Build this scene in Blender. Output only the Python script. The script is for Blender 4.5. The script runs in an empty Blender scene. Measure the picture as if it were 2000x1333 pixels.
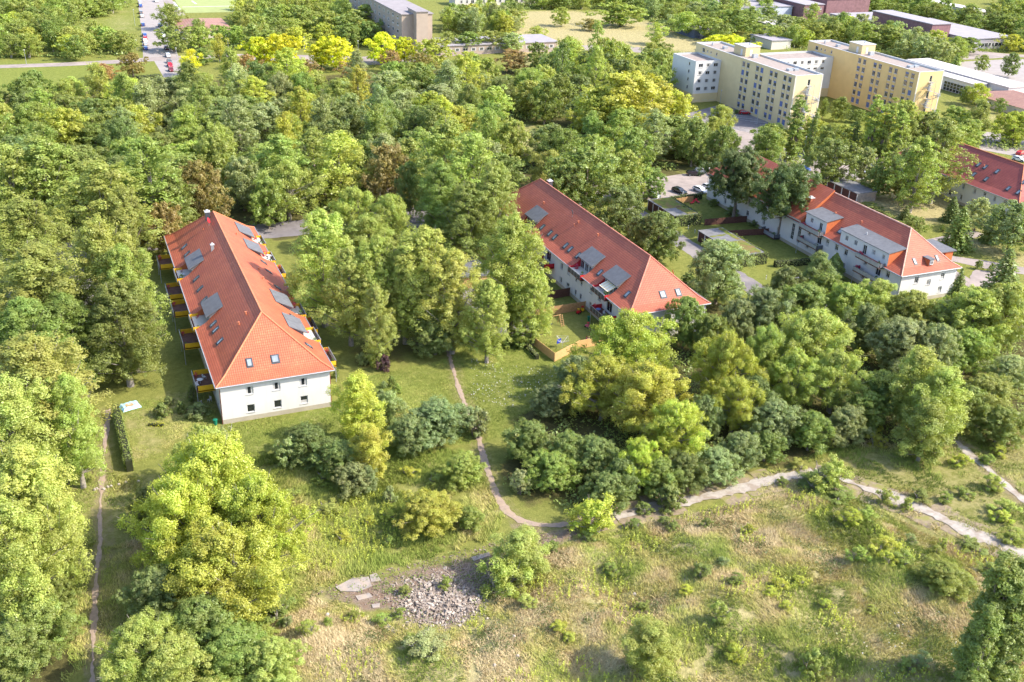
import bpy, math, random
import numpy as np
from mathutils import Vector, Matrix
R=math.radians
S=bpy.context.scene
COL=S.collection
# ------------------------------------------------------------------ camera
F_PX=2007.84; PIT,ROLL,HEAD=[R(a) for a in (26.0939,-2.3452,24.0108)]
CAMH=85.0
FW=np.array([math.sin(HEAD)*math.cos(PIT),math.cos(HEAD)*math.cos(PIT),-math.sin(PIT)])
_rt=np.array([math.cos(HEAD),-math.sin(HEAD),0.0]); _dn=np.cross(FW,_rt)
RT=_rt*math.cos(ROLL)+_dn*math.sin(ROLL); DN=-_rt*math.sin(ROLL)+_dn*math.cos(ROLL)
CAM=np.array([0,0,CAMH])
cd=bpy.data.cameras.new('camera'); co=bpy.data.objects.new('camera',cd); COL.objects.link(co)
m=Matrix(((RT[0],-DN[0],-FW[0],0),(RT[1],-DN[1],-FW[1],0),(RT[2],-DN[2],-FW[2],0),(0,0,0,1)))
co.matrix_world=Matrix.Translation((0,0,CAMH))@m
cd.sensor_width=36; cd.lens=36*F_PX/2000; cd.clip_end=5000; cd.clip_start=1
S.camera=co
def gp(px,py,z=0.0):           # point of the plane at height z seen at photo pixel
    d=RT*(px-1000)/F_PX+DN*(py-666.5)/F_PX+FW; t=(z-CAMH)/d[2]; return CAM+d*t
def proj(P):
    P=np.atleast_2d(np.asarray(P,float))-CAM; c=P@FW
    return np.stack([1000+F_PX*(P@RT)/c,666.5+F_PX*(P@DN)/c,c],1)
# ------------------------------------------------------------------ sky, sun, exposure
SUN_EL=R(42); SUN_AZ=R(32); SD=np.array([math.cos(SUN_EL)*math.cos(SUN_AZ),-math.cos(SUN_EL)*math.sin(SUN_AZ),math.sin(SUN_EL)])
w=bpy.data.worlds.new('World'); S.world=w; w.use_nodes=True
nt=w.node_tree; bg=nt.nodes['Background']; sk=nt.nodes.new('ShaderNodeTexSky'); sk.sky_type='NISHITA'; sk.sun_disc=False
sk.sun_elevation=SUN_EL; sk.sun_rotation=math.atan2(SD[0],SD[1]); sk.dust_density=1.5; sk.air_density=.8; sk.ozone_density=.5
nt.links.new(sk.outputs[0],bg.inputs[0]); bg.inputs[1].default_value=0.15
sl=bpy.data.lights.new('sun','SUN'); sl.energy=2.55; sl.angle=R(0.5); sl.color=(1,.91,.76)
so=bpy.data.objects.new('sun',sl); COL.objects.link(so); so.rotation_euler=Vector(-SD).to_track_quat('-Z','Y').to_euler()
S.view_settings.view_transform='Standard'; S.view_settings.look='None'; S.view_settings.gamma=1; S.view_settings.exposure=1.75
S.render.engine='CYCLES'
S.cycles.max_bounces=10; S.cycles.diffuse_bounces=8; S.cycles.transparent_max_bounces=4

# ------------------------------------------------------------------ materials
MATS={}
def _new(name):
    m=bpy.data.materials.new(name); m.use_nodes=True; return m,m.node_tree,m.node_tree.nodes['Principled BSDF']
def N(nt,t,**k):
    n=nt.nodes.new(t)
    for a,b in k.items():
        if a[0]=='i' and a[1:].isdigit(): n.inputs[int(a[1:])].default_value=b
        else: setattr(n,a,b)
    return n
def mix(nt,fac,a,b,mode='MIX'):
    n=nt.nodes.new('ShaderNodeMix'); n.data_type='RGBA'; n.blend_type=mode
    for s,v in ((n.inputs[0],fac),(n.inputs[6],a),(n.inputs[7],b)):
        if hasattr(v,'is_output') : nt.links.new(v,s)
        else: s.default_value=v if not isinstance(v,tuple) else (*v[:3],1)
    return n.outputs[2]
def math_(nt,op,a,b=0.0,c=0.0,clamp=False):
    n=nt.nodes.new('ShaderNodeMath'); n.operation=op; n.use_clamp=clamp
    for s,v in zip(n.inputs,(a,b,c)):
        if hasattr(v,'is_output'): nt.links.new(v,s)
        else: s.default_value=v
    return n.outputs[0]
def noise(nt,scale,detail=4,vec=None,rough=.6):
    n=nt.nodes.new('ShaderNodeTexNoise'); n.inputs['Scale'].default_value=scale; n.inputs['Detail'].default_value=detail; n.inputs['Roughness'].default_value=rough
    if vec is None:
        g=nt.nodes.new('ShaderNodeNewGeometry'); vec=g.outputs['Position']
    nt.links.new(vec,n.inputs['Vector']); return n.outputs[0]
def ramp(nt,fac,lo,hi):
    n=nt.nodes.new('ShaderNodeMapRange'); n.inputs[1].default_value=lo; n.inputs[2].default_value=hi; n.clamp=True
    nt.links.new(fac,n.inputs[0]); return n.outputs[0]
def mat(name,c,rough=.8,var=.25,scale=1.5,metal=0,spec=.3,bump=0,c2=None,scale2=.25):
    if name in MATS: return MATS[name]
    m,nt,p=_new(name); f=noise(nt,scale); dark=tuple(v*(1-var) for v in c)
    lite=tuple(min(1,v*(1+var*.6)) for v in c)
    col=mix(nt,ramp(nt,f,.3,.7),dark,lite)
    if c2: col=mix(nt,ramp(nt,noise(nt,scale2,5),.48,.62),col,c2)
    nt.links.new(col,p.inputs['Base Color']); p.inputs['Roughness'].default_value=rough; p.inputs['Metallic'].default_value=metal
    p.inputs['Specular IOR Level'].default_value=spec
    if bump:
        b=nt.nodes.new('ShaderNodeBump'); b.inputs['Strength'].default_value=bump; b.inputs['Distance'].default_value=.1
        nt.links.new(noise(nt,scale*4),b.inputs['Height']); nt.links.new(b.outputs[0],p.inputs['Normal'])
    MATS[name]=m; return m
def paint(name,rough=.25,metal=.0):          # colour comes from the object
    m,nt,p=_new(name); o=nt.nodes.new('ShaderNodeObjectInfo'); nt.links.new(o.outputs['Color'],p.inputs['Base Color'])
    p.inputs['Roughness'].default_value=rough; p.inputs['Coat Weight'].default_value=.6; MATS[name]=m; return m
def tile_mat(name,c,course=.42,colw=.34):
    m,nt,p=_new(name); uv=nt.nodes.new('ShaderNodeUVMap'); uv.uv_map='uv'; s=nt.nodes.new('ShaderNodeSeparateXYZ'); nt.links.new(uv.outputs[0],s.inputs[0])
    fv=math_(nt,'FRACT',math_(nt,'DIVIDE',s.outputs[1],course)); fu=math_(nt,'FRACT',math_(nt,'DIVIDE',s.outputs[0],colw))
    joint=math_(nt,'LESS_THAN',fv,.2); jc=math_(nt,'LESS_THAN',fu,.24)
    wn=nt.nodes.new('ShaderNodeTexWhiteNoise'); wn.noise_dimensions='2D'
    cmb=nt.nodes.new('ShaderNodeCombineXYZ'); nt.links.new(math_(nt,'FLOOR',math_(nt,'DIVIDE',s.outputs[0],colw)),cmb.inputs[0]); nt.links.new(math_(nt,'FLOOR',math_(nt,'DIVIDE',s.outputs[1],course)),cmb.inputs[1]); nt.links.new(cmb.outputs[0],wn.inputs[0])
    col=mix(nt,wn.outputs[0],tuple(v*.86 for v in c),tuple(min(1,v*1.12) for v in c))
    col=mix(nt,ramp(nt,noise(nt,.3,6,rough=.7),.38,.62),col,(c[0]*.82,c[1]*.76,c[2]*.80))
    col=mix(nt,ramp(nt,noise(nt,2.5,6),.55,.8),col,(c[0]*.72,c[1]*.75,c[2]*.8))
    col=mix(nt,math_(nt,'MULTIPLY',joint,.55),col,tuple(v*.34 for v in c)); col=mix(nt,math_(nt,'MULTIPLY',jc,.28),col,tuple(v*.45 for v in c))
    nt.links.new(col,p.inputs['Base Color']); p.inputs['Roughness'].default_value=.62; p.inputs['Specular IOR Level'].default_value=.35
    hgt=math_(nt,'ADD',math_(nt,'MULTIPLY',math_(nt,'SINE',math_(nt,'MULTIPLY',fu,6.283)),.5),math_(nt,'MULTIPLY',fv,-1.0))
    b=nt.nodes.new('ShaderNodeBump'); b.inputs['Strength'].default_value=.5; b.inputs['Distance'].default_value=.04
    nt.links.new(hgt,b.inputs['Height']); nt.links.new(b.outputs[0],p.inputs['Normal']); MATS[name]=m; return m
def leaf_mat(name,trans=.48,hue=.0):
    m,nt,p=_new(name); nt.nodes.remove(p); out=nt.nodes['Material Output']
    o=nt.nodes.new('ShaderNodeObjectInfo'); a=nt.nodes.new('ShaderNodeAttribute'); a.attribute_name='v'
    hs=nt.nodes.new('ShaderNodeHueSaturation'); nt.links.new(o.outputs['Color'],hs.inputs['Color'])
    nt.links.new(math_(nt,'ADD',math_(nt,'MULTIPLY',a.outputs['Fac'],.045),.478),hs.inputs['Hue'])
    nt.links.new(math_(nt,'ADD',math_(nt,'MULTIPLY',a.outputs['Fac'],.6),.85),hs.inputs['Value']); hs.inputs['Saturation'].default_value=1.0
    d=nt.nodes.new('ShaderNodeBsdfDiffuse'); t=nt.nodes.new('ShaderNodeBsdfTranslucent'); g=nt.nodes.new('ShaderNodeBsdfGlossy'); g.inputs['Roughness'].default_value=.42; g.inputs['Color'].default_value=(.9,1,.95,1)
    nt.links.new(hs.outputs[0],d.inputs[0]); nt.links.new(mix(nt,1.0,hs.outputs[0],(1.0,1.0,.45),'MULTIPLY'),t.inputs[0])
    m1=nt.nodes.new('ShaderNodeMixShader'); m1.inputs[0].default_value=trans; nt.links.new(d.outputs[0],m1.inputs[1]); nt.links.new(t.outputs[0],m1.inputs[2])
    m2=nt.nodes.new('ShaderNodeMixShader'); m2.inputs[0].default_value=.022; nt.links.new(m1.outputs[0],m2.inputs[1]); nt.links.new(g.outputs[0],m2.inputs[2])
    nt.links.new(m2.outputs[0],out.inputs[0]); MATS[name]=m; return m
LEAF=leaf_mat('leaf'); PAINT=paint('car_paint')
TILE_A=tile_mat('tile_orange',(.48,.128,.062)); TILE_C=tile_mat('tile_red',(.43,.118,.066)); TILE_D=tile_mat('tile_dark_red',(.31,.08,.065))
def wall_mat(name,c):
    m,nt,p=_new(name); g=nt.nodes.new('ShaderNodeNewGeometry'); mp=nt.nodes.new('ShaderNodeMapping'); mp.inputs['Scale'].default_value=(2.2,2.2,.18); nt.links.new(g.outputs['Position'],mp.inputs[0])
    st=ramp(nt,noise(nt,1.0,5,mp.outputs[0]),.52,.75); col=mix(nt,ramp(nt,noise(nt,.5,5),.3,.7),tuple(v*.94 for v in c),c); col=mix(nt,math_(nt,'MULTIPLY',st,.35),col,tuple(v*.72 for v in c))
    nt.links.new(col,p.inputs['Base Color']); p.inputs['Roughness'].default_value=.92; p.inputs['Specular IOR Level'].default_value=.2; MATS[name]=m; return m
M_wall=wall_mat('render_white',(.61,.595,.58)); M_plinth=mat('plinth_beige',(.38,.34,.27),.9,.12,.8)
M_white=mat('white_plastic',(.52,.52,.52),.45,.04); M_grey=mat('grey_sheet',(.13,.135,.15),.75,.2,1.2); M_dark=mat('dark_metal',(.06,.065,.075),.5,.2)
M_glass=mat('window_glass',(.02,.023,.03),.06,.3,.5,spec=.9); M_sky=mat('skylight_glass',(.24,.28,.32),.12,.3,.9,spec=.9)
M_zinc=mat('zinc',(.38,.40,.43),.45,.15,metal=.4); M_yellow=mat('yellow_panel',(.66,.38,.02),.6,.12); M_red=mat('red_panel',(.48,.02,.03),.6,.12)
M_orange=mat('orange_cladding',(.50,.14,.05),.85,.12); M_wood=mat('fence_wood',(.42,.25,.12),.85,.3,3); M_woodd=mat('dark_fence_wood',(.13,.06,.045),.85,.3,3)
M_bark=mat('bark',(.20,.165,.13),.95,.4,3,bump=.4); M_barkp=mat('pale_bark',(.25,.225,.19),.95,.35,3,bump=.3)
M_deck=mat('terrace_floor',(.16,.08,.06),.85,.3); M_asph=mat('asphalt',(.17,.155,.165),.92,.18,.5,c2=(.24,.215,.21),scale2=.12)
M_road=mat('pale_road',(.27,.23,.215),.92,.16,.4,c2=(.32,.27,.25),scale2=.1); M_conc=mat('concrete',(.29,.255,.235),.9,.25,1.5,bump=.3,c2=(.34,.27,.22),scale2=.5)
M_path=mat('trodden_earth',(.30,.23,.18),.95,.2,2,c2=(.31,.235,.17),scale2=.6); M_stone=mat('rubble',(.27,.22,.185),.9,.4,2,bump=.3)
M_black=mat('rubber',(.02,.02,.022),.8,.2); M_yel=mat('render_yellow',(.64,.51,.29),.9,.06,.4); M_yel2=mat('render_orange',(.62,.45,.21),.9,.06,.4)
M_blue=mat('blue_blind',(.12,.16,.33),.8,.15); M_gravel=mat('roof_gravel',(.30,.25,.225),.95,.2,.8,bump=.2); M_trim=mat('pale_trim',(.52,.48,.42),.8,.08)
M_garage=mat('garage_door',(.085,.035,.03),.7,.25,3); M_moss=mat('roof_moss',(.14,.17,.03),.95,.4,1.2,c2=(.17,.12,.05),scale2=.6)
M_felt=mat('roof_felt',(.17,.17,.18),.9,.25,.8,bump=.2); M_light=mat('lamp_lens',(.8,.3,.1),.3,.1)

# ------------------------------------------------------------------ mesh helpers
def tag(o,label=None,cat=None,group=None,kind=None,color=None):
    if label: o['label']=label
    if cat: o['category']=cat
    if group: o['group']=group
    if kind: o['kind']=kind
    if color is not None: o.color=(*color[:3],1)
    return o
def empty(name,loc=(0,0,0),rz=0,label=None,cat=None,group=None):
    o=bpy.data.objects.new(name,None); COL.objects.link(o); o.location=loc; o.rotation_euler=(0,0,rz); o.empty_display_size=.5
    return tag(o,label,cat,group)
class MB:
    def __init__(s): s.v=[]; s.f=[]; s.m=[]; s.uv={}
    def face(s,pts,mi=0,uv=None):
        n=len(s.v); s.v+= [tuple(map(float,p)) for p in pts]; s.f.append(tuple(range(n,n+len(pts)))); s.m.append(mi)
        if uv: s.uv[len(s.f)-1]=uv
        return s
    def box(s,a,b,mi=0,rz=0,o=(0,0,0)):
        x0,y0,z0=a; x1,y1,z1=b; P=[(x0,y0,z0),(x1,y0,z0),(x1,y1,z0),(x0,y1,z0),(x0,y0,z1),(x1,y0,z1),(x1,y1,z1),(x0,y1,z1)]
        if rz:
            c,q=math.cos(rz),math.sin(rz); P=[(x*c-y*q,x*q+y*c,z) for x,y,z in P]
        n=len(s.v); s.v+=[(x+o[0],y+o[1],z+o[2]) for x,y,z in P]
        for f in ((0,3,2,1),(4,5,6,7),(0,1,5,4),(1,2,6,5),(2,3,7,6),(3,0,4,7)): s.f.append(tuple(n+i for i in f)); s.m.append(mi)
        return s
    def poly(s,pts,z0,z1,mi=0,top=None):      # prism over a ground outline (ccw)
        n=len(pts); s.face([(*p[:2],z1) for p in pts],mi if top is None else top)
        for i in range(n):
            a,b=pts[i],pts[(i+1)%n]; s.face([(a[0],a[1],z0),(b[0],b[1],z0),(b[0],b[1],z1),(a[0],a[1],z1)],mi)
        return s
    def tube(s,pts,rad,n=6,mi=0,cap=True):
        pts=[np.array(p,float) for p in pts]; rad=[rad]*len(pts) if not hasattr(rad,'__len__') else rad; rings=[]
        for i,p in enumerate(pts):
            d=pts[min(i+1,len(pts)-1)]-pts[max(i-1,0)]; d/=np.linalg.norm(d)+1e-9
            u=np.cross(d,(0,0,1) if abs(d[2])<.9 else (1,0,0)); u/=np.linalg.norm(u); w_=np.cross(d,u)
            b=len(s.v); s.v+=[tuple(p+rad[i]*(u*math.cos(t)+w_*math.sin(t))) for t in [2*math.pi*k/n for k in range(n)]]; rings.append(b)
        for a,b in zip(rings,rings[1:]):
            for k in range(n): s.f.append((a+k,a+(k+1)%n,b+(k+1)%n,b+k)); s.m.append(mi)
        if cap: s.f.append(tuple(rings[0]+k for k in range(n))); s.m.append(mi); s.f.append(tuple(rings[-1]+k for k in range(n))[::-1]); s.m.append(mi)
        return s
    def build(s,name,mats,parent=None,org=(0,0,0),smooth=False,color=None):
        me=bpy.data.meshes.new(name); o_=np.array(org,float)
        me.from_pydata([(a-o_[0],b-o_[1],c-o_[2]) for a,b,c in s.v],[],s.f)
        for m_ in (mats if isinstance(mats,(list,tuple)) else [mats]): me.materials.append(m_)
        if any(s.m): me.polygons.foreach_set('material_index',s.m)
        if s.uv:
            l=me.uv_layers.new(name='uv')
            for i,uv in s.uv.items():
                for k,li in enumerate(me.polygons[i].loop_indices): l.data[li].uv=uv[k]
        if smooth: me.polygons.foreach_set('use_smooth',[True]*len(me.polygons))
        me.update(); o=bpy.data.objects.new(name,me); COL.objects.link(o)
        if parent: o.parent=parent
        if color is not None: o.color=(*color[:3],1)
        return o
def fastmesh(name,V,Fq,mats,attr=None,smooth=False):     # numpy verts, quad/tri index array
    me=bpy.data.meshes.new(name); k=Fq.shape[1]; me.vertices.add(len(V)); me.vertices.foreach_set('co',np.ascontiguousarray(V,dtype=np.float32).ravel())
    me.loops.add(Fq.size); me.loops.foreach_set('vertex_index',Fq.astype(np.int32).ravel()); me.polygons.add(len(Fq)); me.polygons.foreach_set('loop_start',np.arange(0,Fq.size,k,dtype=np.int32))
    if smooth: me.polygons.foreach_set('use_smooth',np.ones(len(Fq),bool))
    for m_ in mats: me.materials.append(m_)
    me.update(calc_edges=True)
    if attr is not None:
        a=me.attributes.new('v','FLOAT','FACE'); a.data.foreach_set('value',attr.astype(np.float32))
    return me
def obj(name,me,parent=None,loc=(0,0,0),rot=(0,0,0),sc=(1,1,1),color=None):
    o=bpy.data.objects.new(name,me); COL.objects.link(o); o.location=loc; o.rotation_euler=rot; o.scale=sc
    if parent: o.parent=parent
    if color is not None: o.color=(*color[:3],1)
    return o
def copy_tree(o,parent=None):
    c=o.copy(); COL.objects.link(c)
    if parent: c.parent=parent
    for ch in list(o.children): copy_tree(ch,c)
    return c
# ------------------------------------------------------------------ terrain
def vnoise(x,y,s,seed=0):
    r=np.random.default_rng(seed); n=64; g=r.random((n,n)); X=np.asarray(x)/s; Y=np.asarray(y)/s; xi=np.floor(X).astype(int); yi=np.floor(Y).astype(int)
    fx=X-xi; fy=Y-yi; fx=fx*fx*(3-2*fx); fy=fy*fy*(3-2*fy); a=g[xi%n,yi%n]; b=g[(xi+1)%n,yi%n]; c=g[xi%n,(yi+1)%n]; d=g[(xi+1)%n,(yi+1)%n]
    return (a*(1-fx)+b*fx)*(1-fy)+(c*(1-fx)+d*fx)*fy
def pdist(x,y,poly):            # signed distance: positive inside
    x=np.asarray(x,float); y=np.asarray(y,float); d=np.full(x.shape,1e9); ins=np.zeros(x.shape,bool); n=len(poly)
    for i in range(n):
        ax,ay=poly[i][:2]; bx,by=poly[(i+1)%n][:2]; ex,ey=bx-ax,by-ay; wx,wy=x-ax,y-ay; t=np.clip((wx*ex+wy*ey)/(ex*ex+ey*ey+1e-9),0,1)
        d=np.minimum(d,np.hypot(wx-ex*t,wy-ey*t)); c=((ay>y)!=(by>y))&(x<(bx-ax)*(y-ay)/(by-ay+1e-12)+ax); ins^=c
    return np.where(ins,d,-d)
def ldist(x,y,line):
    x=np.asarray(x,float); y=np.asarray(y,float); d=np.full(x.shape,1e9)
    for i in range(len(line)-1):
        ax,ay=line[i][:2]; bx,by=line[i+1][:2]; ex,ey=bx-ax,by-ay; wx,wy=x-ax,y-ay; t=np.clip((wx*ex+wy*ey)/(ex*ex+ey*ey+1e-9),0,1); d=np.minimum(d,np.hypot(wx-ex*t,wy-ey*t))
    return d
PX=lambda pts,z=0:[gp(a,b,z) for a,b in pts]
P_main=PX([(873,672),(880,705),(893,750),(908,790),(926,826),(937,862),(944,895),(960,938),(970,968),(988,997),(1008,1015),(1040,1025),(1085,1027),(1135,1022),(1200,1010),(1262,994),(1330,982),(1400,968),(1450,955),(1520,934),(1590,924)])
P_main2=PX([(1590,924),(1640,935),(1690,955),(1750,975),(1805,995),(1850,1020),(1890,1040),(1945,1060),(2010,1092)])
P_left=PX([(212,800),(207,850),(203,890),(200,930),(196,975),(195,1020),(196,1060),(191,1100),(187,1140),(184,1190),(182,1240),(181,1290),(180,1345)])
P_right=PX([(1868,862),(1890,885),(1915,905),(1940,925),(1965,950),(2010,985)])
P_far=PX([(1290,50),(1325,62),(1360,74),(1400,85)])
MEADOW=PX([(470,1360),(500,1200),(620,1150),(730,1215),(900,1230),(980,1150),(1060,1050),(1180,1045),(1330,1010),(1480,975),(1600,950),(1700,985),(1800,1040),(1900,1080),(2060,1140),(2060,1400),(470,1400)])
WASTE=PX([(1480,930),(1560,895),(1700,860),(1900,850),(2060,830),(2060,1130),(1900,1075),(1700,985),(1560,1000),(1480,985)])
RUBBLE=PX([(625,1150),(700,1125),(830,1095),(960,1060),(1060,1040),(1130,1032),(1120,1055),(1010,1085),(960,1150),(930,1200),(880,1222),(800,1210),(760,1190),(700,1185),(620,1160)])
def th(x,y):
    x=np.asarray(x,float); y=np.asarray(y,float); a=np.clip((pdist(x,y,MEADOW)-.5)/7,0,1); a=a*a*(3-2*a)
    p=np.minimum(ldist(x,y,P_main),ldist(x,y,P_main2)); a*=np.clip((p-1.5)/4,0,1)
    h=a*(2.2*vnoise(x,y,11,3)+1.0*vnoise(x,y,4.2,4)+.45*vnoise(x,y,1.7,5)-.6)
    b=np.clip((pdist(x,y,RUBBLE)+2.5)/5,0,1)
    return h*(1-b)
def thf(x,y): return float(th(np.array([x]),np.array([y]))[0])
# ------------------------------------------------------------------ ground
def G(pts): return [tuple(gp(a,b)[:2]) for a,b in pts]
ZN=[ # photo outline of a patch of ground, feather m, (dry, bare, litter, lush)
 (MEADOW,3,(.70,.04,0,.2)),
 (WASTE,3,(.45,.45,.1,.0)),
 (RUBBLE,4.5,(.4,1,.1,0)),
 (PX([(440,830),(650,795),(880,700),(900,650),(1040,660),(1130,700),(1180,800),(960,860),(940,800),(700,860),(600,900),(450,900)]),4,(.32,.03,.0,.9)),
 (PX([(240,790),(420,760),(420,850),(300,900),(250,930)]),2,(.45,.25,.1,.2)),
 (PX([(450,900),(620,870),(900,880),(960,960),(960,1060),(700,1120),(600,1150),(520,1000)]),4,(.35,.05,.1,.35)),
 (PX([(150,850),(290,930),(290,1100),(250,1340),(120,1340),(150,1100)]),2,(.45,.15,.2,.1)),
 (PX([(-60,1150),(170,1150),(170,1400),(-60,1400)]),3,(.2,.2,.8,0)),
 (PX([(-80,520),(110,450),(340,452),(560,470),(800,408),(1000,400),(1190,366),(1330,338),(1400,300),(1330,240),(1180,235),(1120,140),(900,135),(620,150),(380,160),(230,170),(-80,190)]),6,(0,0,1,0)),
 (PX([(560,470),(660,470),(700,720),(860,690),(900,560),(1000,560),(1000,400),(800,408)]),3,(.2,.2,.55,.2)),
 (PX([(1200,600),(1450,600),(1900,600),(2080,560),(2080,830),(1900,830),(1560,890),(1330,960),(1060,1000),(980,930),(1010,830)]),4,(0,.05,.9,0)),
 (PX([(970,240),(1120,250),(1130,310),(960,290)]),5,(.55,0,0,.6)),
 (PX([(1010,130),(1000,20),(1180,25),(1340,60),(1420,110),(1300,100),(1190,100)]),6,(.95,.05,0,.3)),
 (PX([(-80,190),(-80,120),(300,115),(240,165)]),6,(.25,0,0,1)),
 (PX([(150,0),(265,0),(276,60),(180,60)]),6,(.4,0,0,.9)),
 (PX([(1640,370),(1690,330),(1860,380),(1900,440),(1870,430),(1800,440),(1740,420)]),3,(.95,.05,0,.1)),
 (PX([(1840,450),(1880,440),(2060,500),(2060,560)]),3,(.7,.0,0,.3)),
 (PX([(1380,560),(1400,520),(1580,540),(1660,600),(1450,600)]),3,(.1,0,.0,.8)),
 (PX([(1280,420),(1400,400),(1540,470),(1640,560),(1560,560),(1430,540),(1330,470)]),3,(.15,.05,.25,.6)),
 (PX([(1060,660),(1045,650),(1065,620),(1150,600),(1200,650),(1180,700),(1090,700)]),1.5,(.25,.05,.25,.35)),
 (PX([(1590,230),(1700,290),(1800,290),(1780,230),(1640,190)]),4,(.1,0,0,1)),
 (PX([(1830,190),(1960,215),(2020,240),(1900,240)]),4,(.5,0,0,.7)),
]
def ground_attr(x,y):
    A=np.zeros((len(x),4)); A[:,0]=.2; A[:,3]=.35
    wob=(vnoise(x,y,6,11)-.5)*5+(vnoise(x,y,2.1,12)-.5)*4
    for poly,fe,val in ZN:
        d=pdist(x,y,poly)+wob; k=np.clip(d/fe+.5,0,1)[:,None]; A=A*(1-k)+np.array(val)*k
    for ln in (P_main,P_main2,P_left,P_right):
        k=np.clip(1.6-ldist(x,y,ln)/1.3+wob*.15,0,.55)[:,None]; A=A*(1-k)+np.array((.4,.9,0,0))*k
    return A
def grid(x0,x1,y0,y1,st):
    xs=np.arange(x0,x1+st*.5,st); ys=np.arange(y0,y1+st*.5,st); X,Y=np.meshgrid(xs,ys); nx,ny=len(xs),len(ys)
    i=np.arange((ny-1)*(nx-1)); r,c=i//(nx-1),i%(nx-1); a=r*nx+c; return X.ravel(),Y.ravel(),np.stack([a,a+1,a+nx+1,a+nx],1)
mg,nt,p=_new('ground'); at=nt.nodes.new('ShaderNodeAttribute'); at.attribute_name='zone'; sp=nt.nodes.new('ShaderNodeSeparateColor'); nt.links.new(at.outputs['Color'],sp.inputs[0])
n1=noise(nt,.12,5); n2=noise(nt,.9,6,rough=.7); n3=noise(nt,4.5,5,rough=.75)
grass=mix(nt,ramp(nt,n2,.3,.7),(.16,.175,.045),(.30,.29,.085))
lush=mix(nt,ramp(nt,n2,.32,.7),(.15,.19,.04),(.27,.295,.07))
straw=mix(nt,ramp(nt,n2,.3,.65),(.29,.26,.12),(.50,.43,.23)); litter=mix(nt,ramp(nt,n2,.3,.7),(.07,.065,.03),(.16,.15,.055))
soil=mix(nt,ramp(nt,n3,.3,.7),(.20,.14,.10),(.36,.29,.235)); soil=mix(nt,ramp(nt,noise(nt,.7,5,rough=.7),.45,.6),soil,(.24,.165,.12)); soil=mix(nt,ramp(nt,noise(nt,.5,6,rough=.75),.56,.68),soil,(.17,.18,.06))
def thr(val,n,soft=.16):          # patchy threshold: more of it where val is larger
    return ramp(nt,math_(nt,'ADD',math_(nt,'SUBTRACT',val,1.0),n),-soft+.08,soft+.08)
nn=math_(nt,'ADD',math_(nt,'MULTIPLY',n1,.55),math_(nt,'MULTIPLY',n2,.5))
col=mix(nt,at.outputs['Alpha'],grass,lush); col=mix(nt,thr(sp.outputs[0],nn,.22),col,straw)
col=mix(nt,thr(sp.outputs[2],math_(nt,'ADD',n2,.1)),col,litter); col=mix(nt,thr(sp.outputs[1],math_(nt,'ADD',math_(nt,'MULTIPLY',n3,.45),math_(nt,'MULTIPLY',n2,.45)),.18),col,soil)
soil2=0
col=mix(nt,ramp(nt,n3,.25,.75),col,mix(nt,1.0,col,(.62,.62,.6),'MULTIPLY'))
nt.links.new(col,p.inputs['Base Color']); p.inputs['Roughness'].default_value=1; p.inputs['Specular IOR Level'].default_value=.08
b=nt.nodes.new('ShaderNodeBump'); b.inputs['Strength'].default_value=.8; b.inputs['Distance'].default_value=.25; nt.links.new(n3,b.inputs['Height']); nt.links.new(b.outputs[0],p.inputs['Normal'])
def ground_piece(x0,x1,y0,y1,st,hole=None):
    X,Y,Fq=grid(x0,x1,y0,y1,st); Z_=th(X,Y)
    if hole is not None:
        cx=X[Fq].mean(1); cy=Y[Fq].mean(1); Fq=Fq[~((cx>hole[0])&(cx<hole[1])&(cy>hole[2])&(cy<hole[3]))]
    return np.stack([X,Y,Z_],1),Fq
NB=(-40,160,48,256)
a=ground_piece(*NB,.8); b_=ground_piece(-680,1400,-144,1600,8,hole=NB)
V=np.concatenate([a[0],b_[0]]); Fq=np.concatenate([a[1],b_[1]+len(a[0])])
gm=fastmesh('ground',V,Fq,[mg]); at_=gm.attributes.new('zone','FLOAT_COLOR','POINT'); at_.data.foreach_set('color',ground_attr(V[:,0],V[:,1]).astype(np.float32).ravel())
tag(obj('ground',gm),kind='structure')
# flat sheets -------------------------------------------------------
def sheet(name,outline,m,z=.02,world=False,kind='structure',step=1.5,rough=.0,seed=0):
    pts=[tuple(q[:2]) for q in outline] if world else G(outline); P=[]
    rnd=random.Random(seed)
    for i in range(len(pts)):
        a,b=pts[i],pts[(i+1)%len(pts)]; L=math.hypot(b[0]-a[0],b[1]-a[1]); k=max(1,int(L/step)) if rough else 1
        for j in range(k):
            t=j/k; P.append((a[0]+(b[0]-a[0])*t+rnd.uniform(-rough,rough),a[1]+(b[1]-a[1])*t+rnd.uniform(-rough,rough),z))
    s=MB(); s.face(P); o=s.build(name,m); me=o.data
    import bmesh
    bm=bmesh.new(); bm.from_mesh(me); bmesh.ops.triangulate(bm,faces=bm.faces[:]); 
    for f in bm.faces:
        if f.normal.z<0: f.normal_flip()
    bm.to_mesh(me); bm.free(); tag(o,kind=kind); return o
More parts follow.
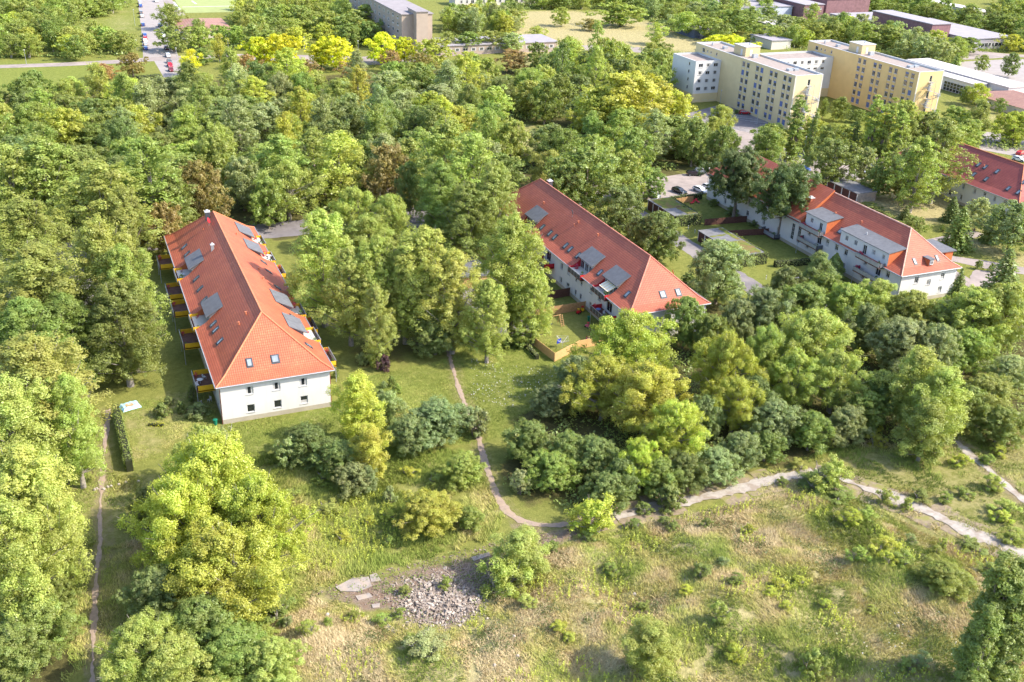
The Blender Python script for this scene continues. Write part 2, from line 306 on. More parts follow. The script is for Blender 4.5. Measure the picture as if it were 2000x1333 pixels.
def ribbon(name,line,wid,m,z=.05,rough=.25,seed=0,kind='structure',wend=None):
    rnd=random.Random(seed); P=[np.array(q[:2]) for q in line]; D=[]
    for a,b in zip(P,P[1:]):
        k=max(1,int(np.linalg.norm(b-a)/.6)); D+= [a+(b-a)*j/k for j in range(k)]
    D.append(P[-1]); D=np.array(D)
    for _ in range(3): D[1:-1]=(D[:-2]+2*D[1:-1]+D[2:])/4
    s=MB(); Lp=[]; 
    for i,q in enumerate(D):
        t=D[min(i+1,len(D)-1)]-D[max(i-1,0)]; t/=np.linalg.norm(t)+1e-9; n=np.array((-t[1],t[0])); u=i/(len(D)-1); wd=wid if wend is None else wid*(1-u)+wend*u
        wn_=vnoise([q[0]],[q[1]],2.3,seed+5)[0]-.5
        l=q+n*(wd/2+rnd.uniform(-rough,rough)*.5+wn_*rough*2); r_=q-n*(wd/2+rnd.uniform(-rough,rough)*.5+wn_*rough*2)
        Lp.append(((l[0],l[1],thf(*l)+z),(q[0],q[1],thf(*q)+z+.02),(r_[0],r_[1],thf(*r_)+z)))
    for a,b in zip(Lp,Lp[1:]): s.face([a[0],a[1],b[1],b[0]]); s.face([a[1],a[2],b[2],b[1]])
    o=s.build(name,m); return tag(o,kind=kind)
ribbon('footpath',P_main,.55,M_path,rough=.3,seed=1,wend=1.2)
M_palec=mat('pale_concrete',(.34,.305,.27),.9,.2,1.5,bump=.2,c2=(.25,.205,.165),scale2=.5)
ribbon('footpath',P_main2,1.7,M_palec,z=.12,rough=.6,seed=2,wend=2.4)
ribbon('footpath',P_left,.55,M_path,rough=.25,seed=3)
ribbon('footpath',P_right,1.3,M_palec,rough=.4,seed=4)
ribbon('concrete_path',P_main[14:],1.7,M_palec,z=.13,rough=.55,seed=6,wend=1.9)
M_oldslab=mat('mossy_slab',(.24,.19,.13),.95,.35,1.2,bump=.3,c2=(.20,.19,.06),scale2=.5)
def slabroad(line,wid,seed):
    rnd=random.Random(seed); P=[np.array(q[:2]) for q in line]; s=MB(); acc=[]
    for a,b in zip(P,P[1:]):
        L=np.linalg.norm(b-a); n=max(1,round(L/4.2)); t=(b-a)/L; nn=np.array((-t[1],t[0]))
        for k in range(n):
            for sd in (-1,1):
                if rnd.random()<.12: continue
                c0=a+t*(L*k/n+rnd.uniform(.04,.2)); c1=a+t*(L*(k+1)/n-rnd.uniform(.04,.2)); w0,w1=(.1,wid/2+rnd.uniform(-.9,.6)) if sd>0 else (-wid/2+rnd.uniform(-.6,.9),-.1)
                q=[]; 
                for (p0,p1,u0,u1) in ((c0,c1,w0,w0),(c1,c1,w0,w1),(c1,c0,w1,w1),(c0,c0,w1,w0)):
                    for j in range(5):
                        f=j/5; pt=p0+(p1-p0)*f+nn*(u0+(u1-u0)*f)+np.array((rnd.uniform(-.16,.16),rnd.uniform(-.16,.16))); q.append((pt[0],pt[1],thf(*pt)+.03+.004*k%.01))
                cn=len(s.f)//20; q=[(a,b,c+.005*(cn%7)) for a,b,c in q]; cx_=np.mean(q,0)
                for i in range(len(q)): s.face([tuple(cx_),q[i],q[(i+1)%len(q)]])
    o=s.build('old_slab_road',M_oldslab); tag(o,kind='structure')
slabroad(P_main[13:],5.6,3); slabroad(P_main2,6.5,4)
ribbon('footpath',P_far,2.5,M_road,seed=7)
# roads
sheet('road',[(-60,226),(0,226),(60,226),(150,226),(150,240),(100,238),(40,236),(-60,237)],M_asph,world=True,rough=.3)
sheet('road',[(104,226.2),(153,225.5),(162,227),(200,232),(250,236),(250,246),(160,243),(104,238.2)],M_road,z=.03,world=True,rough=.2)
sheet('road',[(127.5,146),(133,146),(132.5,226),(126.8,226)],M_asph,z=.024,world=True,rough=.25)
sheet('road',[(175,140),(179,138.5),(181,160),(184,178),(183,205),(181,226),(177.5,226),(179.5,205),(180,180),(177.5,160)],M_road,z=.03,world=True)
sheet('road',[(181,170),(184,170),(192,163),(204,150),(202,146),(189,158)],M_road,z=.026,world=True)
sheet('road',[(183,172),(183,177),(206,180),(207,176)],M_road,z=.034,world=True)
sheet('gravel_yard',[(1905,528),(1950,530),(1968,548),(1950,580),(1905,575),(1890,550)],M_road,z=.045,rough=.3)
M_bright=mat('sunlit_concrete_road',(.30,.27,.26),.9,.12,.3)
sheet('road',[(268,-6),(318,-6),(330,60),(352,120),(354,152),(320,152),(300,118),(280,115),(276,60)],M_bright,z=.03)
sheet('pavement',[(-40,135),(-40,129),(120,123),(240,117),(300,112),(345,110),(470,106),(470,112),(345,117),(240,124),(120,130)],M_road,z=.036)
sheet('road',[(470,106),(600,108),(700,112),(880,98),(1000,92),(1200,88),(1300,98),(1300,108),(1200,99),(1000,103),(880,110),(760,128),(600,124),(470,116)],M_road,z=.028)
sheet('old_slab_road_unused',[(0,0),(1,0),(1,1)],M_asph) if False else None
sheet('car_park',[(1395,208),(1425,203),(1505,240),(1530,262),(1440,265),(1290,255),(1330,225)],M_asph,z=.03)
sheet('car_park',[(1235,262),(1330,240),(1420,250),(1500,268),(1470,300),(1330,290),(1240,290)],M_road,z=.034)
sheet('road',[(1500,285),(1640,300),(1740,300),(1860,255),(1960,260),(2060,300),(2060,320),(1900,290),(1800,330),(1700,352),(1590,350),(1480,320)],M_bright,z=.026)
sheet('road',[(1875,140),(1860,122),(1990,115),(2080,130),(2080,240),(2000,205),(1940,172)],M_bright,z=.03)
sheet('road',[(1790,95),(1870,118),(1990,112),(2080,118),(2080,112),(1960,105),(1840,92)],M_road,z=.032)
sheet('courtyard',[(55,212),(62,172),(68,160),(76,160),(78,200),(76,226),(55,226)],M_asph,z=.026,world=True,rough=.4)
sheet('courtyard',[(-18,150),(-5,150),(-1,175),(4,190),(3,226),(-16,226)],M_asph,z=.026,world=True,rough=.4)
sheet('sports_field',[(335,-10),(475,-8),(470,8),(460,24),(356,26)],mat('pitch',(.27,.31,.12),.95,.1,.3),z=.03)
sheet('pavement',[(310,-6),(330,-6),(362,30),(350,32)],M_road,z=.034)
sheet('footpath',[(440,100),(452,104),(462,125),(470,150),(462,150),(450,125)],M_road,z=.04)
s=MB()
for a,b in (((339,4),(352,20)),((375,2),(383,8)),((356,14),(460,12))):
    A=gp(*a,.04); B=gp(*b,.04); n=np.array([-(B-A)[1],(B-A)[0],0]); n/=np.linalg.norm(n); s.face([A-n*.5,B-n*.5,B+n*.5,A+n*.5])
tag(s.build('pitch_marking',M_white),kind='structure')
# white bay lines of the car park by the yellow block
s=MB()
for i in range(9):
    for (ya,yb) in ((209,215.5),(196.5,202)):
        pass
for k in range(10):
    A=gp(1420+k*9.5,222+k*2.6,.035); s.box((A[0]-2.6,A[1]-.08,.034),(A[0]+2.6,A[1]+.08,.038))
    A=gp(1412+k*9.5,248+k*1.5,.035); s.box((A[0]-2.6,A[1]-.08,.034),(A[0]+2.6,A[1]+.08,.038))
tag(s.build('bay_marking',M_white),kind='structure')

# ------------------------------------------------------------------ foliage
def leaf_cards(C,Nn,size,rng,v):
    n=len(C); r=rng.normal(size=(n,3)); nn=Nn*1.15+r*.52; nn/=np.linalg.norm(nn,axis=1,keepdims=True)+1e-9
    h=rng.normal(size=(n,3)); u=np.cross(nn,h); u/=np.linalg.norm(u,axis=1,keepdims=True)+1e-9; w_=np.cross(nn,u)
    s=(size*rng.uniform(.6,1.35,n))[:,None]; V=np.empty((n*4,3)); V[0::4]=C-u*s*.62; V[1::4]=C-w_*s*.38+u*s*.08; V[2::4]=C+u*s*.62; V[3::4]=C+w_*s*.38+u*s*.08
    return V,np.arange(n*4).reshape(-1,4),v
def crown_mesh(name,lobes,nsub,nleaf,size,seed,up=.25,ragged=.35,inner=.12):
    rng=np.random.default_rng(seed); C=[];Nn=[];vv=[]
    for (c,r) in lobes:
        c=np.array(c,float); r=np.array(r,float); lv=rng.uniform(0,.45); rm=(r[0]*r[1]*r[2])**(1/3)
        d=rng.normal(size=(nsub,3)); d[:,2]+=up*1.2; d/=np.linalg.norm(d,axis=1,keepdims=True); sc=c+d*r*rng.uniform(.62,1.08,(nsub,1))
        sr=rm*rng.uniform(.26,.46,nsub); sv=rng.uniform(0,.35,nsub)
        e=rng.normal(size=(nsub,nleaf,3)); en=e/np.linalg.norm(e,axis=2,keepdims=True); P=sc[:,None]+en*(rng.uniform(.35,1.1,(nsub,nleaf,1))**.6)*sr[:,None,None]*np.array((1,1,.85))
        P+=rng.normal(size=P.shape)*ragged*size
        nr=en*.8+d[:,None]*.8; nr[...,2]+=.25
        C.append(P.reshape(-1,3)); Nn.append(nr.reshape(-1,3)); vv.append((lv+sv[:,None]+rng.uniform(0,.26,(nsub,nleaf))).ravel())
    C=np.concatenate(C); Nn=np.concatenate(Nn); vv=np.concatenate(vv)/1.15
    k=C[:,2]>.15; C,Nn,vv=C[k],Nn[k],vv[k]
    V,Fq,v=leaf_cards(C,Nn,size,rng,vv); return fastmesh(name,V,Fq,[LEAF],v)
def trunk_mesh(name,h0,h1,r0,lobes,rng,bark,nlimb=12,stems=1,spread=.0,nseg=6):
    s=MB()
    for k in range(stems):
        a=rng.uniform(0,6.28); sx,sy=(math.cos(a)*spread,math.sin(a)*spread) if stems>1 else (0,0); P=[];Q=[]
        for i in range(nseg+1):
            t=i/nseg; P.append((sx*t**1.3+rng.uniform(-.12,.12)*(t>0)*h1*.04+ (.15*math.cos(a)*stems if stems>1 else 0),sy*t**1.3+rng.uniform(-.12,.12)*(t>0)*h1*.04+(.15*math.sin(a)*stems if stems>1 else 0),h1*t-.1)); Q.append(r0*(1-t)**.8*(.75 if stems>1 else 1)+.03+(.25*r0 if i==0 else 0))
        s.tube(P,Q,7)
        idx=rng.choice(len(lobes),min(nlimb,len(lobes)),replace=False)
        for j in idx:
            c=np.array(lobes[j][0],float); zt=min(max(h0,c[2]*rng.uniform(.45,.75)),h1*.9); t=zt/h1; i=min(int(t*nseg),nseg-1); ff=t*nseg-i; b=np.array(P[i])*(1-ff)+np.array(P[i+1])*ff
            mid=(b+c)/2+np.array((0,0,-.04*np.linalg.norm(c-b))); e=c+(c-b)*.22; r=max(.05,r0*.42*(1-t)+.03); s.tube([b,mid,e],[r,r*.6,r*.2],5,cap=False)
    o=s.build(name,bark,smooth=True); me=o.data; bpy.data.objects.remove(o); return me
def sph_lobes(rng,n,h0,h,wd,prof,rl,rz,shell=(.45,.85)):
    L=[]
    p1,p2,p3=rng.uniform(0,6.28,3)
    for i in range(n):
        t=(i+rng.uniform(0,1))/n; a=i*2.39996+rng.uniform(-.4,.4); rr=prof(t)*wd/2*(1+.17*math.sin(2*a+p1)+.14*math.sin(3*a+4*t+p2)+.10*math.sin(5*a-7*t+p3)); d=rr*rng.uniform(*shell)*(1 if i%3 else .45); r=rl*rng.uniform(.75,1.25)*(.55+.45*min(1,rr/(wd*.4)+.1)); z=h0+(h-h0)*t
        L.append(((d*math.cos(a),d*math.sin(a),z),(r,r,r*rz)))
    return L
KIND={}   # kind -> nominal (height,width), list of (crown mesh, trunk mesh) per level of detail
LOD={0:(13,56,.195),1:(8,32,.30),2:(6,18,.48)}
def arch(kind,nvar,nomh,nomw,fn,bark,r0,h0f,topf,lsz=1.0,stems=1,spread=0,lodmul=1.0,up=.25,lods=(0,1,2),nlimb=12,ragged=.35):
    KIND[kind]=dict(h=nomh,w=nomw,m={})
    for lod in lods:
        for v in range(nvar):
            rng=np.random.default_rng(hash((kind,lod,v))%1000 if False else sum(map(ord,kind))*7+lod*31+v*101); L=fn(rng,lod)
            ns,nl,sz=LOD[lod]; c=crown_mesh(kind+'_crown',L,int(ns*lodmul),nl,sz*lsz,v+lod*10+3,up=up,ragged=ragged)
            t=trunk_mesh(kind+'_trunk',nomh*h0f,nomh*topf,r0,L,rng,bark,nlimb=(int(nlimb*2),nlimb,4)[lod],stems=stems,spread=spread)
            KIND[kind]['m'].setdefault(lod,[]).append((c,t))
NL=lambda base,lod:int(base*(1,.8,.55)[lod])
arch('poplar',3,24,10.4,lambda r,l:sph_lobes(r,NL(92,l),3.6,22.6,12,lambda t:math.sin(math.pi*(.13+.78*t))**.75*(1.05-.42*t),1.3,1.9,(.5,.98))+[((0,0,23),(1.1,1.1,1.8))],M_barkp,.42,.14,.93,up=.5,nlimb=18)
arch('robinia',3,15,15,lambda r,l:sph_lobes(r,NL(105,l),3.2,13.8,15.0,lambda t:math.sqrt(max(.05,1-(t*1.02)**2.3))*(.72+.28*min(1,t*2.5)),1.25,.72,(.45,1.02)),M_barkp,.36,.12,.75,stems=3,spread=2.4,nlimb=14,ragged=.9)
arch('round',4,14,12,lambda r,l:sph_lobes(r,NL(92,l),2.2,12.9,12,lambda t:math.sqrt(max(.04,1-(2*t-.85)**2*.75)),1.3,.95,(.5,.98)),M_bark,.34,.14,.8,up=.3,lsz=1.08,nlimb=14)
arch('clear',2,14,12,lambda r,l:sph_lobes(r,NL(96,l),5.0,12.9,12,lambda t:math.sqrt(max(.04,1-(1.8*t-.8)**2*.8)),1.2,.9,(.4,.98)),M_bark,.34,.3,.8,up=.3,nlimb=16,lods=(0,1))
arch('tall',2,17,9,lambda r,l:sph_lobes(r,NL(64,l),2.2,16,9,lambda t:math.sin(math.pi*(.16+.78*t))**.7,1.0,1.5,(.35,.98)),M_barkp,.26,.12,.9,up=.5,ragged=.9,nlimb=14)
arch('lombardy',2,24,4.6,lambda r,l:[x for k in range(3) for x in [((a[0][0]+.8*math.cos(k*2.1),a[0][1]+.8*math.sin(k*2.1),a[0][2]*(1-.1*k)),a[1]) for a in sph_lobes(r,NL(18,l),1.2,24,3.0,lambda t:math.sin(math.pi*(.2+.79*t))**.5,.85,2.2,(.3,.7))]],M_bark,.3,.05,.9,up=.6,stems=2,spread=.5,nlimb=8)
arch('shrub',4,4,4.6,lambda r,l:sph_lobes(r,NL(20,l),.5,3.5,4.4,lambda t:math.sqrt(max(.08,1-(1.3*t-.25)**2)),.72,1.0,(.5,.9)),M_bark,.09,.08,.75,lsz=.82,stems=4,spread=1.1,nlimb=4,lodmul=.8)
arch('loose',3,4.5,3.4,lambda r,l:sph_lobes(r,NL(20,l),.4,4.1,3.4,lambda t:.35+.65*math.sin(math.pi*(.2+.7*t)),.5,1.25,(.5,1.0)),M_barkp,.03,.05,.85,lsz=.72,stems=4,spread=.9,nlimb=6,lodmul=.6,up=.4,ragged=.8,lods=(0,1))
def spruce_mesh(h,wd,seed,thuja=False,lod=0):
    rng=np.random.default_rng(seed); C=[];Nn=[]; n=(34,24,16)[lod] if not thuja else 0
    if thuja:
        m=2600; t=rng.random(m)**.8; a=rng.random(m)*6.283; rr=wd/2*(1-t**1.9)*rng.uniform(.82,1.05,m)*(1+.12*np.sin(a*5+t*20)); C=np.stack([rr*np.cos(a),rr*np.sin(a),.2+t*(h-.2)],1); Nn=np.stack([np.cos(a),np.sin(a),.6+0*a],1); sz=.26
    else:
        for i in range(n):
            t=i/n; z=h*(.06+.93*t); R_=wd/2*(1-t)**.85+.12; nb=int(9+10*(1-t)); a0=rng.uniform(0,6.28)
            for b in range(nb):
                a=a0+b*6.283/nb+rng.uniform(-.2,.2); L=R_*rng.uniform(.75,1.12); k=max(3,int(L*(7,4,2.5)[lod])); q=np.linspace(.15,1,k); sw=rng.uniform(-.12,.12,k)*L*.8
                C.append(np.stack([q*L*math.cos(a)-sw*math.sin(a),q*L*math.sin(a)+sw*math.cos(a),z-q*q*L*.38+.12*rng.normal(size=k)],1)); Nn.append(np.tile([math.cos(a)*.4,math.sin(a)*.4,1],(k,1)))
        C=np.concatenate(C);Nn=np.concatenate(Nn); sz=(.34,.5,.8)[lod]
    V,Fq,v=leaf_cards(C,Nn,sz,rng,rng.uniform(0,.8,len(C))); return fastmesh('needles',V,Fq,[LEAF],v)
def simple_trunk(h,r): 
    s=MB(); s.tube([(0,0,-.1),(0,0,h*.5),(0,0,h*.95)],[r,r*.6,.03],7); o=s.build('trunk',M_bark,smooth=True); me=o.data; bpy.data.objects.remove(o); return me
KIND['spruce']=dict(h=11,w=6.4,m={0:[(spruce_mesh(11,6.4,5),simple_trunk(11,.2))],1:[(spruce_mesh(11,6.4,6,lod=1),simple_trunk(11,.2))],2:[(spruce_mesh(11,6.4,7,lod=2),simple_trunk(11,.2))]})
KIND['thuja']=dict(h=5.5,w=3,m={0:[(spruce_mesh(5.5,3,8,True),simple_trunk(5,.12))]})
COLS=dict(yl=(.435,.465,.085),yy=(.54,.55,.04),lg=(.38,.43,.11),lm=(.315,.37,.092),mg=(.245,.305,.082),dg=(.21,.26,.085),bg=(.285,.335,.14),ol=(.31,.265,.09),rb=(.37,.26,.11),gg=(.34,.39,.17),pu=(.12,.07,.08))
CNAME=dict(yl='yellow-green',yy='bright yellow',lg='light green',lm='fresh green',mg='green',dg='dark green',bg='grey-green',ol='olive-brown',rb='russet',gg='silvery green',pu='purple')
TREES=[]
rt_=random.Random(5)
def plant(x,y,h,wd,kind,ck,label,group=None,cat='tree',name=None,jit=True,lod=None,color=None):
    K=KIND[kind]; z=thf(x,y) if y<150 else 0; d=math.sqrt(x*x+y*y+CAMH**2); l=(0 if d<235 else 1 if d<390 else 2) if lod is None else lod
    while l not in K['m']: l-=1
    c,t=rt_.choice(K['m'][l]); col=COLS[ck] if color is None else color
    if jit: q=rt_.uniform(.88,1.12); col=tuple(v*q*rt_.uniform(.94,1.06) for v in col)
    nm=name or {'shrub':'shrub','loose':'young_tree','spruce':'spruce_tree','thuja':'conifer_shrub','poplar':'poplar_tree','lombardy':'columnar_poplar_tree','robinia':'robinia_tree','tall':'slender_tree'}.get(kind,'broadleaf_tree')
    e=empty(nm,(x,y,z-.05),rt_.uniform(0,6.28),label,cat,group); e.scale=(wd/K['w'],wd/K['w']*rt_.uniform(.93,1.07),h/K['h'])
    obj('trunk',t,e); obj('crown',c,e,color=col); TREES.append((x,y,wd,e)); return e
def T(px,pt,h,wpx,kind,ck,label,group=None,**k):
    if 'dark tree in front of the right house' in label or 'middle crown of the dark' in label: k['lod']=0; k['color']=(.13,.17,.065)      # top of the crown seen at (px,pt), crown wpx photo pixels wide
    P=gp(px,pt,h*.93); d=np.linalg.norm(P-CAM); wd=wpx*d/F_PX
    return plant(P[0],P[1],h,wd,kind,ck,label,group,**k)
def scatter(poly,n,rng):
    P=np.array([q_[:2] for q_ in poly]); o=np.zeros((0,2))
    while len(o)<n:
        q=rng.uniform(P.min(0),P.max(0),(n,2)); q=q[pdist(q[:,0],q[:,1],poly)>0]; o=np.concatenate([o,q])
    return o[:n]
# ------------------------------------------------------------------ building pieces
def wall_holes(s,p0,ud,L,z0,z1,holes,nrm,dep=.16,mi=0):
    """wall plane from p0 along ud; holes (u,z,w,h) centred; reveals go inwards"""
    p0=np.array(p0,float); ud=np.array(ud,float); nrm=np.array(nrm,float)
    us=sorted({0,L,*[u-w/2 for u,z,w,h in holes],*[u+w/2 for u,z,w,h in holes]}); zs=sorted({z0,z1,*[z-h/2 for u,z,w,h in holes],*[z+h/2 for u,z,w,h in holes]})
    us=[u for u in us if -1e-6<=u<=L+1e-6]; P=lambda u,z,d=0:tuple(np.array((p0[0],p0[1],0))+np.array((ud[0],ud[1],0))*u+np.array((0,0,z))-np.array((nrm[0],nrm[1],0))*d)
    for a,b in zip(us,us[1:]):
        for c,d in zip(zs,zs[1:]):
            if b-a<1e-5 or d-c<1e-5: continue
            mu,mz=(a+b)/2,(c+d)/2
            if any(abs(mu-u)<w/2 and abs(mz-z)<h/2 for u,z,w,h in holes): continue
            s.face([P(a,c),P(b,c),P(b,d),P(a,d)],mi)
    for u,z,w,h in holes:
        a,b,c,d=u-w/2,u+w/2,z-h/2,z+h/2
        for q in ((a,c,b,c),(b,c,b,d),(b,d,a,d),(a,d,a,c)): s.face([P(q[0],q[1]),P(q[2],q[3]),P(q[2],q[3],dep),P(q[0],q[1],dep)],mi)
WIN={}; M_curt=mat('curtain',(.42,.41,.40),.9,.1)
def win_mesh(w,h,style):
    k=(round(w,2),round(h,2),style)
    if k in WIN: return WIN[k]
    s=MB(); f=.12; D=.06   # in local coords: x along the wall, y outwards negative, z centred
    s.box((-w/2,-D,-h/2),(-w/2+f,0,h/2)).box((w/2-f,-D,-h/2),(w/2,0,h/2)).box((-w/2+f,-D,-h/2),(w/2-f,0,-h/2+f)).box((-w/2+f,-D,h/2-f),(w/2-f,0,h/2))
    if 'm' in style: s.box((-.035,-D*.9,-h/2+f),(.035,0,h/2-f))
    if 't' in style: s.box((-w/2+f,-D*.8,h/2-h*.32),(w/2-f,0,h/2-h*.32+.06))
    if 'g' in style:
        for k2 in (-.5,0,.5): s.box((-w/2+f,-D*.7,h*k2*.5-.03),(w/2-f,0,h*k2*.5+.03))
    fr=s.build('window',M_white); gl=MB().box((-w/2+f,-.025,-h/2+f),(w/2-f,-.005,h/2-f)).build('pane',M_glass)
    sl_=MB().box((-w/2-.06,-.26,-h/2-.07),(w/2+.06,0,-h/2)).build('sill',M_white)
    r=(fr.data,gl.data,sl_.data); 
    for o in (fr,gl,sl_): bpy.data.objects.remove(o)
    WIN[k]=r; return r
def window(root,org,p,face,w,h,style='m',dep=.16,sill=True,name='window',blind=0,surf=False):
    """face: outward direction 'L' -X,'R' +X,'F' -Y,'B' +Y"""
    rz={'F':0,'R':math.pi/2,'B':math.pi,'L':-math.pi/2}[face]; fr,gl,sl_=win_mesh(w,h,style); n={'F':(0,-1),'R':(1,0),'B':(0,1),'L':(-1,0)}[face]
    loc=(p[0]-n[0]*dep-org[0],p[1]-n[1]*dep-org[1],p[2]-org[2]); o=obj(name,fr,root,loc,(0,0,rz)); obj('pane',gl,o)
    if sill: obj('sill',sl_,o)
    if name=='window' and w>1 and not blind and (int(p[0]*7+p[1]*13+p[2]*5)%3)!=0:
        q=int(p[1]*3+p[2])%3; cb=MB(); (cb.box((-w/2+.13,-.03,-h/2+.12),(w/2-.13,-.027,-h/2+.12+h*.35)) if q==0 else cb.box((-w/2+.13,-.03,-h/2+.12),(-w/2+.13+w*.2,-.027,h/2-.13)).box((w/2-.13-w*.2,-.03,-h/2+.12),(w/2-.13,-.027,h/2-.13))); cb.build('curtain',M_curt,o)
    if blind: 
        b=MB().box((-w/2+.05,-.12,h/2-h*blind),(w/2-.05,-.07,h/2-.03)).build('blind',M_blue,o)
    return o
def row_house(name,label,cx,hw,he,yf,yb,ze,zr,tile,cfg):
    org=(cx,(yf+yb)/2,0); root=empty(name,org,0,label,'apartment house','red roofed apartment houses')
    ef,eb=yf-.55,yb+.55; bx=he-1.75; zb=ze+1.0; K=(zr-zb)/bx
    zd=lambda d: ze+d*(1/1.75) if d<1.75 else zb+K*(d-1.75)
    B=lambda s,n,m,par=root,**k: s.build(n,m,par,org,**k)
    # walls
    W=MB(); H={'L':[],'R':[],'F':[],'B':[]}
    for wdw in cfg['win']: H[wdw[0]].append(wdw)
    ys=lambda f:[( (w_[1]-yf) if f in 'LR' else (w_[1]-(cx-hw)),w_[2],w_[3],w_[4]) for w_ in H[f]]
    wall_holes(W,(cx-hw,yf),(0,1),yb-yf,.8,ze,ys('L'),(-1,0)); wall_holes(W,(cx+hw,yf),(0,1),yb-yf,.8,ze,ys('R'),(1,0))
    wall_holes(W,(cx-hw,yf),(1,0),2*hw,.8,ze,ys('F'),(0,-1)); wall_holes(W,(cx-hw,yb),(1,0),2*hw,.8,ze,ys('B'),(0,1)); B(W,'wall',M_wall)
    B(MB().box((cx-hw+.01,yf+.01,-.3),(cx+hw-.01,yb-.01,.8)),'plinth',M_plinth)
    B(MB().box((cx-hw+.2,yf+.2,.7),(cx+hw-.2,yb-.2,ze-.3)),'interior',M_dark)
    e=MB(); e.box((cx-hw-.06,yf-.06,ze-.42),(cx+hw+.06,yb+.06,ze-.2)); e.box((cx-he+.05,ef+.05,ze-.2),(cx+he-.05,eb-.05,ze-.06)); B(e,'cornice',M_trim)
    for w_ in H['L']+H['R']+H['F']+H['B']:
        f,u,z,ww,hh=w_[:5]; st=w_[5] if len(w_)>5 else 'm'; p={'L':(cx-hw,u),'R':(cx+hw,u),'F':(u,yf),'B':(u,yb)}[f]
        window(root,org,(p[0],p[1],z),f,ww,hh,st,sill=hh<1.9,name='window' if hh<1.9 else 'balcony_door')
    # roof slopes with terrace cut-outs
    holes=[(sd,y0,y1,dd) for sd,y0,y1,dd in cfg.get('cut',[])]
    Rf=MB()
    def slope_faces(sd):
        hs=[h for h in holes if h[0]==sd]; ds=sorted({0,1.75,he,*[h[3] for h in hs]}); yc=sorted({*[h[1] for h in hs],*[h[2] for h in hs]}); sg=-1 if sd=='L' else 1
        for d0,d1 in zip(ds,ds[1:]):
            P=lambda d,y:(cx+sg*(he-d),y,zd(d)); U=lambda d,y:(y*sg,d*1.28)
            def q(pts): 
                pts=pts if sg>0 else pts[::-1]; Rf.face([P(*a) for a in pts],0,[U(*a) for a in pts])
            a,b=ef+d1,eb-d1; q([(d0,ef+d0),(d0,a),(d1,a)]) if d1>d0 else 0
            cuts=[a]+[y for y in yc if a<y<b]+[b]
            for y0,y1 in zip(cuts,cuts[1:]):
                my=(y0+y1)/2
                if any(h[1]<my<h[2] and d1<=h[3]+1e-6 for h in hs): continue
                q([(d0,y0),(d0,y1),(d1,y1),(d1,y0)])
            q([(d0,b),(d0,eb-d0),(d1,b)])
    slope_faces('L'); slope_faces('R')
    for (y,sg) in ((ef,1),(eb,-1)):
        for d0,d1 in ((0,1.75),(1.75,he)):
            pts=[(cx-he+d0,y+sg*d0,zd(d0)),(cx+he-d0,y+sg*d0,zd(d0)),(cx+he-d1,y+sg*d1,zd(d1)),(cx-he+d1,y+sg*d1,zd(d1))]; uv=[(p[0]*sg,d*1.28) for p,d in zip(pts,(d0,d0,d1,d1))]
            if d1==he: pts=pts[:3]; uv=uv[:3]
            if sg<0: pts=pts[::-1]; uv=uv[::-1]
            Rf.face(pts,0,uv)
    B(Rf,'roof',tile)
    c=MB(); rf,rb=ef+he,eb-he; c.tube([(cx,rf,zr+.02),(cx,rb,zr+.02)],.16,6)
    for sx in (-1,1):
        for y,sg in ((ef,1),(eb,-1)): c.tube([(cx+sx*he,y,ze+.02),(cx+sx*bx,y+sg*1.75,zb+.03),(cx,y+sg*he,zr+.02)],.13,6)
    B(c,'ridge_tiles',cfg.get('ridge_mat',tile_ridge))
    g=MB(); segs=[]
    for sd,X in (('L',cx-he-.06),('R',cx+he+.06)):
        cuts=[ef]+sorted([v for h in holes if h[0]==sd for v in (h[1],h[2])])+[eb]
        for a,b in zip(cuts[::2],cuts[1::2]): g.tube([(X,a,ze),(X,b,ze)],.1,6)
    g.tube([(cx-he,ef-.06,ze),(cx+he,ef-.06,ze)],.1,6); g.tube([(cx-he,eb+.06,ze),(cx+he,eb+.06,ze)],.1,6); B(g,'gutter',M_zinc)
    d=MB(); 
    for x,y in cfg.get('pipes',[(cx-hw-.08,yf+.1),(cx+hw+.08,yf+.1)]): d.tube([(x,y,0),(x,y,ze-.3)],.06,6)
    B(d,'downpipe',cfg.get('pipe_mat',M_zinc))
    # skylights
    for f,u,dd,*sz in cfg['sky']:
        ww,hh=(sz+[.85,1.35])[:2] if sz else (.85,1.35); al=math.atan(K if dd>1.75 else .57); s=MB(); t=.1
        s.box((-ww/2,-hh/2,0),(-ww/2+t,hh/2,.12)).box((ww/2-t,-hh/2,0),(ww/2,hh/2,.12)).box((-ww/2+t,-hh/2,0),(ww/2-t,-hh/2+t,.12)).box((-ww/2+t,hh/2-t,0),(ww/2-t,hh/2,.12)); s.box((-ww/2-.12,-hh/2-.2,-.02),(ww/2+.12,hh/2+.12,.03))
        o=s.build('skylight',M_dark,root); pa=MB().box((-ww/2+t,-hh/2+t,.04),(ww/2-t,hh/2-t,.07)).build('pane',M_sky,o)
        rz={'F':0,'R':math.pi/2,'B':math.pi,'L':-math.pi/2}[f]; P={'L':(cx-he+dd,u),'R':(cx+he-dd,u),'F':(u,ef+dd),'B':(u,eb-dd)}[f]
        o.rotation_euler=(al,0,rz); o.location=(P[0]-org[0],P[1]-org[1],zd(dd)+.03)
    # dormers with roof terrace in front
    rd=random.Random(int(cx))
